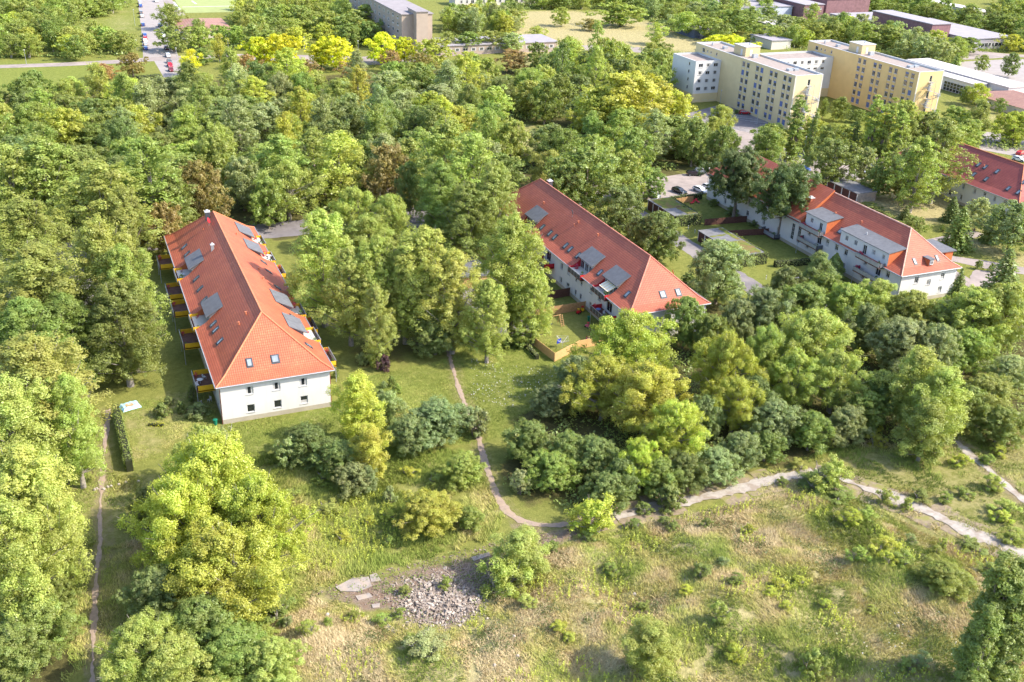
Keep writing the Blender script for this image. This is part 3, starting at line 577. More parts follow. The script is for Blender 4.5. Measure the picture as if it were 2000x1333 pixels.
    for (sd,y0,y1,fl,col,style) in cfg.get('terr',[]):
        sg=-1 if sd=='L' else 1; X=lambda dd:cx+sg*(he-dd); dw=2.5; top=fl+2.55; y1_,y0_=y1,y0
        t=MB(); xa,xb=sorted((X(-.35),X(dw))); t.box((xa,y0,fl-.25),(xb,y1,fl)); B(t,'terrace_floor',M_deck)
        t=MB()
        for y in (y0,y1):
            t=MB(); pts=[(X(0),y,fl-.25),(X(dw),y,fl-.25),(X(dw),y,zd(dw)),(X(1.75),y,zd(1.75)),(X(0),y,ze)]; t.face(pts); B(t,'terrace_side',M_orange if style=='A' else M_red)
        o=MB(); xf=X(dw); 
        # dormer box: front wall with doors, cheeks, roof
        dm=5.0; zt=lambda dd: top+.05+(zd(4.8)-top-.05)*(dd-1.9)/(4.8-1.9)
        o.face([(xf,y0,fl),(xf,y1,fl),(xf,y1,zt(dw)),(xf,y0,zt(dw))])
        B(o,'dormer_front',M_wall)
        o=MB()
        for y in (y0+.04,y1-.04): o=MB(); o.face([(xf,y,fl),(X(4.8),y,zd(4.8)),(xf,y,zt(dw))]); B(o,'dormer_cheek',M_grey)
        o=MB(); a=[(X(1.85),y0-.3,zt(1.85)),(X(1.85),y1+.3,zt(1.85)),(X(4.9),y1+.3,zt(4.9)+.03),(X(4.9),y0-.3,zt(4.9)+.03)]; up=[(p[0],p[1],p[2]+.16) for p in a]
        o.face(up if sg>0 else up[::-1]); o.face(a)
        for i in range(4): o.face([a[i],a[(i+1)%4],up[(i+1)%4],up[i]])
        r_=B(o,'dormer_roof',M_grey)
        n=3
        for k in range(n): window(root,org,(xf+sg*.02,y0+(k+.5)*(y1-y0)/n,fl+1.08),sd,(y1-y0)/n-.35,2.1,'m',dep=-.01,sill=False,name='terrace_door')
        # railing: coloured end panels, slim front rail
        pm=M_yellow if col=='yellow' else M_red; o=MB()
        for y in (y0+.03,y1-.09): xa,xb=sorted((X(-.4),X(1.2))); B(MB().box((xa,y,fl-.3),(xb,y+.06,fl+.95)),'side_panel',pm)
        o=MB(); xe=X(-.38)
        o.box((xe-.03,y0,fl+.95),(xe+.03,y1,fl+1.02)); k=0
        for i in range(5): y=y0+.06+(y1-y0-.12)*i/4; o.box((xe-.03,y-.03,fl-.25),(xe+.03,y+.03,fl+.95))
        B(o,'railing',M_zinc)
        o=MB(); 
        for i in range(4): a_=y0+.12+(y1-y0-.12)*i/4; o.box((xe-.015,a_,fl+.05),(xe+.015,a_+(y1-y0-.2)/4-.1,fl+.85))
        B(o,'infill_panel',M_dark if col=='red' else M_zinc)
        # things on the terrace kept by its owner
        nm='%s roof terrace, %s slope of the %s house'%(('nearest','second','third','fourth')[sum(1 for q in cfg['terr'] if q[0]==sd and q[1]<y0)],'left' if sd=='L' else 'right',cfg['nm'])
        plantpot(X(.5),y0+1.0,fl,rd,0,nm); plantpot(X(1.0),y1-.9,fl,rd,1,nm)
    for (sd,y0,y1,fl,col,posts) in cfg.get('balc',[]):
        sg=-1 if sd=='L' else 1; xw=cx+sg*hw; xo=xw+sg*cfg.get('bd',3.0); xa,xb=sorted((xw,xo)); B(MB().box((xa,y0,fl-.2),(xb,y1,fl)),'balcony_floor',M_deck)
        pm={'yellow':M_yellow,'red':M_red,'grey':M_grey}[col]; o=MB()
        for y in (y0,y1-.06): B(MB().box((xa+.3,y,fl-.3),(xb,y+.06,fl+.85)),'side_panel',pm)
        xs=sorted((xo,xo-sg*.06)); o=MB(); o.box((xs[0],y0,fl+.9),(xs[1],y1,fl+.97))
        for i in range(6): y=y0+(y1-y0-.06)*i/5; o.box((xs[0],y,fl-.2),(xs[1],y+.06,fl+.9))
        B(o,'railing',M_zinc); o=MB()
        for i in range(5): a_=y0+.1+(y1-y0-.1)*i/5; o.box((xs[0]+.01,a_,fl+.05),(xs[1]-.01,a_+(y1-y0)/5-.14,fl+.82))
        B(o,'infill_panel',M_dark if col=='red' else M_zinc)
        if posts:
            o=MB()
            for y in (y0+.3,y1-.3): o.tube([(xo-sg*.1,y,0),(xo-sg*.1,y,fl)],.06,6)
            B(o,'balcony_post',M_zinc)
        nm='%s %s balcony, %s side of the %s house'%(('nearest','second','third','fourth','fifth','sixth')[len({q[1] for q in cfg['balc'] if q[0]==sd and q[1]<y0})],'upper' if fl>5 else 'lower' if fl<2 else 'first floor','left' if sd=='L' else 'right',cfg['nm'])
        plantpot(xo-sg*.5,y0+.7,fl,rd,0,nm)
        if fl>2: plantpot(xo-sg*.6,y1-.8,fl,rd,1,nm)
    # chimneys, vents, dishes
    for x,y,hh,ss,mm in cfg.get('chim',[]):
        zc=zd(he-abs(x-cx)); o=MB().box((x-ss,y-ss,zc-.8),(x+ss,y+ss,zc+hh)); c_=B(o,'chimney',mm); B(MB().box((x-ss-.1,y-ss-.1,zc+hh),(x+ss+.1,y+ss+.1,zc+hh+.12)).box((x-ss*.5,y-ss*.5,zc+hh+.12),(x+ss*.5,y+ss*.5,zc+hh+.4)),'chimney_cap',M_white,c_)
    for x,y in cfg.get('vent',[]):
        zc=zd(he-abs(x-cx)); B(MB().tube([(x,y,zc-.2),(x,y,zc+.35),(x,y,zc+.5)],[.12,.12,.2],8),'roof_vent',tile_ridge)
    for x,y,cc in cfg.get('dish',[]):
        zc=zd(he-abs(x-cx)); o=B(MB().tube([(x,y,zc-.2),(x,y,zc+1.1)],.035,6),'dish_mast',M_zinc); n=np.array((.85,-.4,.35)); n/=np.linalg.norm(n); c0=np.array((x,y,zc+1.2))
        B(MB().tube([c0-n*.12,c0-n*.05,c0+n*.05],[.1,.42,.58],14),'satellite_dish',cc,o)
    return root
tile_ridge=mat('ridge_tile',(.60,.20,.10),.7,.15); FLOWR=mat('red_flowers',(.45,.02,.02),.9,.5,6,c2=(.05,.09,.02),scale2=3)
POTS=[]
def pot_proto():
    s=MB(); s.tube([(0,0,0),(0,0,.35)],[.16,.22],8); pot=s.build('pot',mat('terracotta',(.35,.13,.06))); pm=pot.data; bpy.data.objects.remove(pot)
    rng=np.random.default_rng(3); cm=[]
    for k in range(3): cm.append(crown_mesh('pot_plant',[((0,0,.65),(.32,.32,.35))],10,14,.13,k))
    return pm,cm
POTM=pot_proto()
def plantpot(x,y,z,rd,ci=0,where=''):
    # potted plants standing on balconies: each is a thing of its own
    e=empty('potted_plant',(x,y,z),rd.uniform(0,6),None,'potted plant','potted plants on the balconies and roof terraces'); obj('pot',POTM[0],e); s=rd.uniform(.7,1.5); o=obj('foliage',rd.choice(POTM[1]),e,color=((.10,.17,.05),(.50,.06,.12))[ci]); o.scale=(s,s,s)
    e['label']=('green','pink-red')[ci]+' potted plant, '+where; POTS.append(e); return e
# ---- left house
FW3=[('F',x,z,1.25,1.4,'') for x in (20.0,24.25,28.5) for z in (2.1,5.35)]
winL=[]; 
for y in (149.6,160.6,163.8,176.5,179.5,182.6,185.6,199.2,202.5,206,209.5): winL+=[('L',y,2.1,1.1,1.3,''),('L',y,5.3,1.1,1.3,'')]
for y in (154.5,170.5,193): winL+=[('L',y,1.95,1.8,2.1,'m'),('L',y,5.0,1.8,2.1,'m')]
winR=[('R',y,z,1.1,1.3,'') for y in (149.5,162,164.5,174,177.5,182,186,190.5,201,205,210) for z in (2.1,5.3)]+[('R',y,z,1.8,2.1,'m') for y in (156.5,169.5,196.5) for z in (1.95,5.0)]
row_house('apartment_house','long white apartment house with orange tiled roof and yellow balcony panels, leftmost',24.2,8.65,9.35,145.6,214.9,6.9,14.5,TILE_A,dict(nm='leftmost',
  win=FW3+winL+winR,pipe_mat=mat('red_pipe',(.28,.08,.06),.5),
  cut=[('L',190,195.6,2.5),('L',167.4,173.1,2.5),('R',203.6,209,2.5),('R',193.8,199,2.5),('R',166.6,171.9,2.5),('R',155.8,161.2,2.5)],
  terr=[('L',190,195.6,6.35,'yellow','A'),('L',167.4,173.1,6.35,'yellow','A'),('R',203.6,209,6.35,'yellow','A'),('R',193.8,199,6.35,'yellow','A'),('R',166.6,171.9,6.35,'yellow','A'),('R',155.8,161.2,6.35,'yellow','A')],
  sky=[('L',y,2.75) for y in (202.9,198.8,185.5,180.5,175.2,164.6,162.1,157.5)]+[('R',y,2.6) for y in (190.1,185.2,177.1,163.5,151.6)]+[('F',20.7,2.95),('F',24.75,2.95,1.15,1.3)],
  balc=[('L',151.6,157.4,3.35,'yellow',True),('L',167.8,173.9,3.35,'yellow',True),('L',190,196,3.35,'yellow',True),('L',206.2,211.6,3.35,'yellow',True),('L',181.8,187.2,3.35,'yellow',True),('R',153.3,158.8,3.35,'yellow',True),('R',166.5,172,3.35,'yellow',True),('R',194,199,3.35,'yellow',True)],
  chim=[(22.9,205.2,1.5,.45,M_dark),(21.6,190.5,1.0,.28,M_zinc)],vent=[(21.5,202.5),(27.5,199),(28.6,181.6),(20.8,157),(22.2,158),(28.4,176.5)],dish=[(22.6,201.5,M_red)]))
# ---- middle house
wB=[('L',y,z,w_,1.3 if w_>1 else 1.2,'m' if w_>1 else '') for y,w_ in ((179,1.25),(175.6,1.25),(172.0,.8),(169.7,.8),(165.4,1.25),(161.8,1.25),(192,1.25),(196,1.25),(200,.8),(204,1.25),(208,1.25),(153,1.25)) for z in (1.75,4.85)]
wB+=[('L',157.7,4.55,2.2,2.1,'mm'),('L',157.7,1.95,2.0,2.1,'m'),('L',185.5,4.55,2.2,2.1,'m')]+[('F',x,z,1.2,1.3,'m') for x in (93.5,98.6,103.5) for z in (1.9,4.9)]+[('R',y,z,1.2,1.3,'m') for y in range(154,214,5) for z in (1.9,4.9)]
mid=row_house('apartment_house','white apartment house with red tiled roof and red balcony panels, in the middle',98.6,8.2,8.9,149.55,217.4,6.6,14.0,TILE_C,dict(nm='middle',
  win=wB,ridge_mat=mat('ridge_light',(.55,.20,.14)),
  cut=[('L',195.7,201.2,2.5),('L',168.4,173.9,2.5),('L',157.9,163.3,2.5),('R',204,209,2.5),('R',197,202,2.5),('R',168,174,2.5)],
  terr=[('L',195.7,201.2,6.05,'red','B'),('L',168.4,173.9,6.05,'red','B'),('L',157.9,163.3,6.05,'red','B'),('R',204,209,6.05,'red','B'),('R',197,202,6.05,'red','B'),('R',168,174,6.05,'red','B')],
  sky=[('L',y,2.55) for y in (193.2,189.2,186.7,181.3,179.1,175.4,165.7,154.5)]+[('F',98.4,2.8,1.2,1.4),('F',101.75,2.8,1,1.4)],
  balc=[('L',154.6,160.6,3.2,'red',True),('L',182.5,188,3.2,'red',True)],bd=2.6,
  chim=[(101.2,209.2,1.6,.5,M_dark)],vent=[(95.5,200),(95.6,184.5),(96.3,184.1),(96.5,175.5)],dish=[(96.5,187.5,M_dark),(105.5,160,M_orange)]))
o_=(98.6,(149.55+217.4)/2,0)
s=MB()
for k in range(8): s.face([(92.2,158.4+k*.45,8.3),(92.2,158.85+k*.45,8.3),(90.2,158.85+k*.45,7.45),(90.2,158.4+k*.45,7.45)],k%2)
s.build('awning',[mat('awning_cream',(.75,.62,.40),.9,.05),mat('awning_white',(.78,.72,.6),.9,.05)],mid,o_)
# ---- right house: render fronted dormers flush with the wall, raised far section
wC=[('L',y,5.25,1.1,1.45,'mt') for y in (172.4,169.2,166.0,152.6)]+[('L',y,2.05,1.1,1.45,'mt') for y in (172.4,169.2,166,152.0)]+[('L',y,z,1.5,2.1,'m') for y in (155.5,175.2) for z in (1.95,4.9)]+[('L',y,z,.9,1.1,'m') for y in (159.6,178.9) for z in (2.1,5.3)]
wC+=[('L',y,3.6,1.15,4.0,'mg') for y in (184.8,182.4)]+[('L',y,z,1.15,1.4,'mt') for y in (190,196,203,208,213,218) for z in (2.1,5.2)]
wC+=[('F',158.1,5.0,1.05,1.45,'mt'),('F',165.2,5.05,1.05,1.45,'mt'),('F',161.6,4.1,1.15,1.25,'mt'),('F',165.25,1.95,1.05,1.4,'mt'),('F',158.1,1.95,1.05,1.4,'mt')]+[('R',y,z,1.1,1.4,'mt') for y in range(152,220,5) for z in (2.1,5.2)]
right=row_house('apartment_house','white apartment house with red roof, wide flat-topped dormers and grey balconies, right of the garages',161.4,7.5,8.2,148.6,221.5,6.6,13.5,TILE_C,dict(nm='right',win=wC,ridge_mat=mat('ridge_pale',(.62,.36,.28)),
  sky=[('L',170.9,2.6,1.1,1.4),('F',158.6,2.6,.75,1.35),('F',164.7,2.6,.75,1.35),('L',188.5,3.6,1.0,1.3)],
  balc=[('L',153.6,161,3.3,'grey',True),('L',173.6,180.6,3.3,'grey',True),('L',153.6,161,6.5,'grey',False),('L',173.6,180.6,6.5,'grey',False),('L',189,195,.5,'grey',False)],bd=1.9,
  chim=[(157.6,184.6,1.6,.55,mat('chimney_brick',(.36,.12,.07)))],vent=[(158,176),(158.6,168)],dish=[]))
oR=(161.4,(148.6+221.5)/2,0); Kc=(13.5-7.6)/6.45; zdC=lambda d: 7.6+Kc*(d-1.75)
def flush_dormer(y0,y1,wins,right=right):
    x0=153.72; xb=153.2+4.7; z1=9.75
    a=MB(); wall_holes(a,(x0,y0),(0,1),y1-y0,6.75,z1,[(y-y0,z,w_,h) for y,z,w_,h,st in wins],(-1,0)); a.build('dormer_front',M_wall,right,oR)
    a=MB()
    for y in (y0,y1): a.face([(x0,y,6.7),(xb+.1,y,10.35),(x0,y,z1)])
    a.build('dormer_cheek',M_orange,right,oR)
    a=MB(); q=[(x0-.35,y0-.25,z1),(x0-.35,y1+.25,z1),(xb+.15,y1+.25,10.42),(xb+.15,y0-.25,10.42)]; u=[(p[0],p[1],p[2]+.14) for p in q]; a.face(u[::-1]); a.face(q)
    for i in range(4): a.face([q[i],q[(i+1)%4],u[(i+1)%4],u[i]])
    a.build('dormer_roof',M_grey,right,oR)
    for y,z,w_,h,st in wins: window(right,oR,(x0,y,z),'L',w_,h,st,sill=False,name='window' if h<1.6 else 'balcony_door')
flush_dormer(153.1,168.4,[(154.6,8.45,.8,1.1,'mg'),(157.6,8.4,1.1,1.2,'mg'),(160.4,8.0,1.2,2.1,'m'),(163.4,8.45,1.0,1.2,'mg'),(166.4,8.45,1.0,1.2,'mg')])
flush_dormer(173.4,180.7,[(175.3,8.0,1.1,2.0,'m'),(178.6,8.45,1.0,1.2,'mg')])
a=MB(); a.tube([(156,163,10),(156,163,10.8)],.12,8); a.build('roof_vent',M_white,right,oR)
# small lucarne on the hip and the wing at the back
a=MB(); a.box((161.3,149.3,7.6),(162.5,151.8,8.9)); a.build('lucarne',M_orange,right,oR); a=MB(); a.box((161.15,149.05,8.9),(162.65,152.2,9.05)); a.build('lucarne_roof',M_grey,right,oR); a=MB(); a.box((161.4,149.24,7.7),(162.4,149.29,8.8)); a.build('lucarne_front',M_wall,right,oR)
window(right,oR,(161.9,149.22,8.25),'F',.7,.9,'m',dep=-.0,sill=False)
a=MB(); a.box((168.9,152.5,3.2),(171.0,159,6.1)); a.build('rear_wing',M_orange,right,oR); a=MB(); a.box((165,152.2,8.6),(171.6,159.4,8.8)); a.box((168.9,152.5,6.1),(171.0,159,8.6),1); a.build('wing_roof',[M_grey,M_orange],right,oR)
# raised far section: same ridge, roof plane 0.8 m higher
a=MB(); 
def up(d,y,z): return (161.4-(8.2-d),y,z)
q=[(-.35,181.4,7.5),(-.35,221.9,7.5),(8.2,213.8,14.1),(8.2,181.4,14.1)]; pts=[up(*p) for p in q]; a.face(pts[::-1],0,[(-p[1],p[0]*1.28) for p in q][::-1]); a.build('raised_roof',TILE_C,right,oR)
a=MB(); a.face([up(-.35,181.4,7.5),up(8.2,181.4,14.1),up(8.2,181.4,13.4),up(0,181.4,6.6)]); a.face([up(8.2,181.4,14.1),up(8.2,213.8,14.1),(161.6,213.8,13.2),(161.6,181.4,13.2)]); a.build('fire_wall',M_orange,right,oR)
a=MB(); a.box((153.55,181.5,6.3),(153.88,221.4,7.45)); a.build('attic_wall',M_wall,right,oR)
for y0 in (184,189,205,210):
    a=MB(); a.face([up(1.0,y0,9.5),up(1.0,y0+3,9.5),up(4,y0+3,11.6),up(4,y0,11.6)]); 
# ---- far right house, cut by the frame
wD=[('L',y,z,1.05,1.4,'mt') for y in (179.6,182.8,186.2,189.6,193,197,201,205,209,213,217) for z in (2.1,5.1)]+[('F',x,z,1.05,1.4,'mt') for x in (222,226.5,231) for z in (2.1,5.1)]
row_house('apartment_house','white apartment house with dark red roof and blue skylights at the right edge',226.9,8.1,8.8,178.4,224,6.4,13.3,TILE_D,dict(win=wD,sky=[('L',y,d) for y,d in ((198,5.4),(195.6,5.4),(191.5,5.4),(196.5,2.9),(192.2,2.9),(184.5,2.7),(181.2,2.7),(182.5,5.2))],vent=[(223.5,199),(223.5,196)]))
# ------------------------------------------------------------------ yellow blocks
def block(label,x0,x1,y0,y1,z1,wallm,wins,rnd,stairs=True,penthouse=None,group='yellow apartment blocks',roofz=-.5,ground=None,trim=M_trim):
    org=((x0+x1)/2,(y0+y1)/2,0); root=empty('apartment_block',org,0,label,'apartment block',group); B=lambda s,n,m,par=root,**k: s.build(n,m,par,org,**k)
    s=MB(); hol={f:[(w_[1]-(y0 if f in 'LR' else x0),w_[2],w_[3],w_[4]) for w_ in wins if w_[0]==f] for f in 'LRFB'}
    wall_holes(s,(x0,y0),(0,1),y1-y0,-.2,z1,hol['L'],(-1,0),.2); wall_holes(s,(x1,y0),(0,1),y1-y0,-.2,z1,hol['R'],(1,0),.2); wall_holes(s,(x0,y0),(1,0),x1-x0,-.2,z1,hol['F'],(0,-1),.2); wall_holes(s,(x0,y1),(1,0),x1-x0,-.2,z1,hol['B'],(0,1),.2); B(s,'wall',wallm)
    B(MB().box((x0+.25,y0+.25,0),(x1-.25,y1-.25,z1-.9)),'interior',M_dark)
    s=MB(); s.box((x0+.3,y0+.3,z1+roofz-.2),(x1-.3,y1-.3,z1+roofz)); B(s,'roof',M_gravel)
    s=MB(); 
    for a,b in (((x0,y0),(x1,y0+.32)),((x0,y1-.32),(x1,y1)),((x0,y0+.32),(x0+.32,y1-.32)),((x1-.32,y0+.32),(x1,y1-.32))): s.box((a[0]-.05,a[1]-.05,z1+.002),(b[0]+.05,b[1]+.05,z1+.1)); s.box((a[0]+.02,a[1]+.02,z1+roofz),(b[0]-.02,b[1]-.02,z1))
    B(s,'parapet',M_white)
    for w_ in wins:
        f,u,z,ww,hh=w_[:5]; st=w_[5]; p={'L':(x0,u),'R':(x1,u),'F':(u,y0),'B':(u,y1)}[f]; bl=w_[6] if len(w_)>6 else 0
        window(root,org,(p[0],p[1],z),f,ww,hh,st,dep=.12,sill=hh<2,blind=bl,name='window' if hh<2.1 else 'door')
    return root,org,B
def yellow(label,x0,x1,y0,y1,wallm,seed,cols,grp='yellow apartment blocks'):
    rnd=random.Random(seed); wins=[]
    for ci,y in enumerate(cols):
        for k in range(6):
            z=1.9+k*2.85; bl=rnd.choice([.12,.12,.12,.15,.35,.96]) if k>0 else rnd.choice([.96,.96,.4]); wins.append(('L',y,z,1.5,1.75 if k else 1.85,'m',bl))
    ye=y1-17.6
    for k in range(6): wins.append(('L',ye+3.4,2.1+k*2.85,.8,1.2,''))
    wins+= [('L',ye+7.2,17.2-.9,.7,.8,''),('L',ye+9.5,17.2-.9,.7,.8,''),('L',ye+12.2,16.2,1.6,1.5,'m',.1)]
    for k in range(6): wins.append(('F',(x0+x1)/2+.2,1.3+k*2.85,1.1,2.15,''))
    root,org,B=block(label,x0,x1,y0,y1,18,wallm,wins,rnd,group=grp)
    s=MB()
    for y in cols: s.box((x0-.03,y-.82,.8),(x0-.002,y-.76,17.4)); s.box((x0-.03,y+.76,.8),(x0-.002,y+.82,17.4))
    B(s,'pilaster_strip',mat('strip_orange',(.36,.24,.12),.9)); s=MB()
    for x in (x0,x1): s.box((x-.06 if x==x0 else x-.45,y0-.05,0),(x+.45 if x==x0 else x+.06,y0-.003,17.9))
    B(s,'corner_strip',M_trim)
    s=MB(); px,py=x0+4.2,y0+.575*(y1-y0); s.box((px,py,17.5),(px+6.2,py+7.2,20.7)); ph=B(s,'penthouse',mat('penthouse_yellow',(.54,.43,.24),.9,.05)); s=MB(); s.box((px-.15,py-.15,20.7),(px+6.35,py+7.35,20.9)); B(s,'penthouse_roof',M_white,ph); s=MB(); s.box((px+1.9,py-.05,17.6),(px+2.9,py-.01,19.8)); s.box((px-.05,py+1.8,17.6),(px-.01,py+2.9,19.8)); B(s,'penthouse_door',M_white,ph)
    s=MB(); s.tube([(px+3.5,py+3,20.9),(px+3.5,py+3,21.7)],.3,8); s.box((px+1.4,py-3.2,17.5),(px+3.4,py-1.9,18.8)); s.box((px+.5,py+14,17.5),(px+2,py+15.4,18.4)); s.tube([(px+.4,y1-4,17.5),(px+.4,y1-4,18.6)],.35,8)
    for q in range(2): s.box((px-.2+q*2.4,y0+9,17.5),(px+1.6+q*2.4,y0+10.6,18.2))
    B(s,'roof_unit',M_zinc)
    # escape stair on the end wall: landings, flights, rails
    xc=(x0+x1)/2+.2; s=MB(); r=MB()
    for k in range(6):
        z=.15+k*2.85; s.box((xc-.9,y0-1.5,z-.1),(xc+.9,y0-.05,z)); sg=1 if k%2 else -1
        if k<5:
            n=7
            for j in range(n): zz=z+2.85*(j+1)/(n+1); xx=xc+sg*(.9+1.9*math.sin(math.pi*(j+.5)/n)); yy=y0-1.6-.4*math.sin(math.pi*j/n); s.box((xx-.5,yy-.9,zz-.06),(xx+.5,yy+.2,zz)); r.box((xx-.5,yy-.9,zz+.9),(xx+.5,yy-.86,zz+.95)); r.box((xx-.03,yy-.9,zz),(xx+.03,yy-.86,zz+.9))
            s.box((xc+sg*2.2-.9,y0-2.6,z+1.35),(xc+sg*2.2+.9,y0-.9,z+1.43))
        for q in (-.9,.9): r.box((xc+q-.02,y0-1.5,z+.95),(xc+q+.02,y0-.05,z+1.0))
        r.box((xc-.9,y0-1.52,z+.95),(xc+.9,y0-1.48,z+1.0)); 
        for q in (-.9,-.45,0,.45,.9): r.box((xc+q-.02,y0-1.52,z),(xc+q+.02,y0-1.48,z+.95))
    for q in (-1.2,1.2): s.tube([(xc+q,y0-1.6,0),(xc+q,y0-1.6,15)],.07,6)
    st=B(s,'escape_stair',M_zinc); B(r,'stair_railing',M_zinc,st); return root
yellow('pale yellow block with blue blinds, left of the other and nearer the red car',221.6,232.8,277.2,338,M_yel,1,[279.9,282.6,287.6,290.3,295.6,298.3,303.8,306.5],)
yellow('deeper yellow block with blue blinds and outside stair, right of its twin',269.4,280.5,272.2,332.5,M_yel2,4,[274.9,277.7,283.2,285.9,291.3,294,299.6,302.3])
rw=[('F',x,z,1.9,1.3,'m') for x in (213.0,216.2,219.4) for z in (4.9,7.75,10.6,13.3)]+[('F',x,1.7,2.0,1.8,'m') for x in (213.0,216.2,219.4)]+[('L',324.5,z,.9,1.3,'') for z in (4.9,7.75,10.6,13.3)]
r1,o1,B1=block('short white wing with paired windows joined to the left yellow block',210.8,221.55,320.3,336,14.8,M_wall,rw,None,group='white wings of the yellow blocks'); B1(MB().box((210.7,320.2,0),(221.5,320.28,3.2)).box((210.72,320.28,0),(210.79,336,3.2)),'yellow_base',M_yel)
ww_=[('F',x,z,1.7,1.3,'m') for x in np.arange(235.5,268,3.25) for z in (4.9,7.75,10.6,13.3)]+[('F',x,1.7,1.8,1.8,'m') for x in np.arange(235.5,268,3.25)]
r2,o2,B2=block('long white wing with rows of paired windows between the two yellow blocks',232.85,269.35,316.5,329,14.8,M_wall,ww_,None,group='white wings of the yellow blocks'); B2(MB().box((232.9,316.38,0),(269.3,316.46,3.2)),'yellow_base',M_yel)
# ------------------------------------------------------------------ other buildings in the distance
def flat_building(name,label,boxes,cat='building',org=None):
    """boxes: (x0,y0,x1,y1,z0,z1,wall material,roof material)"""
    b=boxes[0]; org=((b[0]+b[2])/2,(b[1]+b[3])/2,0); root=empty(name,org,0,label,cat)
    for (x0,y0,x1,y1,z0,z1,mw,mr) in boxes:
        MB().box((x0,y0,z0),(x1,y1,z1)).build('wall',mw,root,org); s=MB().box((x0-.4,y0-.4,z1),(x1+.4,y1+.4,z1+.35)); s.build('roof',mr,root,org)
    return root,org
M_tower=mat('tower_render',(.36,.29,.235),.9,.1,.3); M_towr=mat('tower_roof',(.27,.245,.255),.9,.15,.3); M_brickp=mat('plum_brick',(.22,.12,.13),.9,.25,.8); M_pale=mat('pale_roof',(.30,.28,.31),.85,.1,.3)
M_panel=mat('blue_white_panel',(.45,.48,.58),.6,.08); M_whroof=mat('white_roof',(.50,.47,.46),.8,.05)
def strip_windows(root,org,face,pos,a,b,z,n,w_,h):
    for k in range(n):
        u=a+(b-a)*(k+.5)/n; p=(pos,u,z) if face in 'LR' else (u,pos,z); window(root,org,p,face,w_,h,'m',dep=-.01,sill=False)
r,o=flat_building('tower_block','grey-beige slab block with flat roof and windowless end wall, behind the wood',[(135.6,433,149.3,520,0,15.8,M_tower,M_towr),(140.7,428.5,145.8,440,0,17.4,M_tower,M_towr)],'apartment block')
for k in range(5): strip_windows(r,o,'L',135.6,435,518,2.4+k*2.9,12,2.2,1.4)
r,o=flat_building('low_annex','long low pavilion with pale flat roof in front of the grey slab block',[(131.5,441.5,150,456,0,4,M_tower,M_pale),(150,424,205,442,0,3.8,M_tower,M_pale),(139.5,438.5,151,441.2,0,3.9,M_tower,M_pale)])
strip_windows(r,o,'F',438.4,140.5,148,1.6,3,1.9,2.0); strip_windows(r,o,'F',424,152,204,2.1,14,2.4,1.3)
r,o=flat_building('school_building','long cream building with window rows at the top edge of the photo',[(205,556,262,566,0,6,M_trim,M_pale)]); strip_windows(r,o,'F',556,207,260,2.2,16,2.0,1.8); strip_windows(r,o,'F',556,207,260,4.6,16,2.0,1.4)
r,o=flat_building('factory_hall','plum brick hall with pale flat roof and lower side halls, top right',[(396,398,408,441,0,10,M_brickp,M_pale),(408.5,384,437,442,0,5,M_pale,M_pale),(390,394.5,402,397.5,0,5,M_pale,M_pale),(389,441.5,418,466,0,5,M_pale,M_pale)],'hall'); strip_windows(r,o,'F',384,409,436,2,12,2.5,2)
strip_windows(r,o,'F',394.4,390.5,401,2,4,2,2)
r,o=flat_building('factory_hall','blue-white panelled hall with a flat roof near the top right',[(340,481,375,530,0,7,M_panel,M_pale),(376,472,389,505,0,9,M_brickp,M_pale)],'hall'); strip_windows(r,o,'F',472,377,388,6.8,4,2,1)
r,o=flat_building('factory_hall','tall plum brick hall cut by the top edge, right of the panelled hall',[(394,476,424,500,0,11,M_brickp,M_pale)],'hall')
r,o=flat_building('storage_shed','long white-roofed shed with blue doors in the top right corner',[(488,456,497,499,0,5,M_trim,M_whroof)],'shed'); strip_windows(r,o,'L',488,458,497,1.8,6,2.5,2.4)
r,o=flat_building('storage_shed','small dark blue shed with pale roof under trees at the upper right',[(286,439,296,456,0,4,mat('slate_blue',(.10,.12,.18)),M_pale)],'shed')
r,o=flat_building('storage_shed','low shed with a grey flat roof behind the left yellow block',[(307,405,318,422,0,4,M_trim,M_pale)],'shed')
r,o=flat_building('storage_shed','long low white-roofed building beyond the trees behind the yellow blocks',[(335,441,345,470,0,4,M_trim,M_whroof)],'shed'); strip_windows(r,o,'L',335,443,468,1.8,6,2,1.2)
r,o=flat_building('garage_hall','white-roofed hall with a glazed gate right of the yellow blocks',[(326,300,333,345,0,5,M_white,M_whroof),(333.5,290,345,345,0,5.6,M_white,M_whroof)],'hall')
s=MB(); s.box((325.9,303,0),(325.96,315,3.6)); s.build('gate',M_glass,r,o); s=MB()
for k in range(8): s.box((325.8,303+k*1.7,0),(325.88,303.15+k*1.7,3.6))
for k in range(4): s.box((325.8,303,.1+k*1.15),(325.88,315,.2+k*1.15))
s.build('gate_frame',M_white,r,o)
def gabled(name,label,x0,y0,x1,y1,ze,zr,mroof,cat='house'):
    org=((x0+x1)/2,(y0+y1)/2,0); root=empty(name,org,0,label,cat); MB().box((x0,y0,0),(x1,y1,ze)).build('wall',M_trim,root,org); xm,ym=org[0],org[1]; s=MB(); d=(x1-x0)/2
    a,b,c,e=(x0-.5,y0-.5,ze),(x1+.5,y0-.5,ze),(x1+.5,y1+.5,ze),(x0-.5,y1+.5,ze); f,g=(xm,y0+d,zr),(xm,y1-d,zr)
    for q in ((a,b,f),(b,c,g,f),(c,e,g),(e,a,f,g)): s.face(q,0,[((p[1] if len(q)==4 else p[0]),(p[2]-ze)*2.2) for p in q])
    s.face([a,e,c,b]); s.build('roof',mroof,root,org); return root,org
TILE_P=tile_mat('tile_pale',(.36,.20,.15))
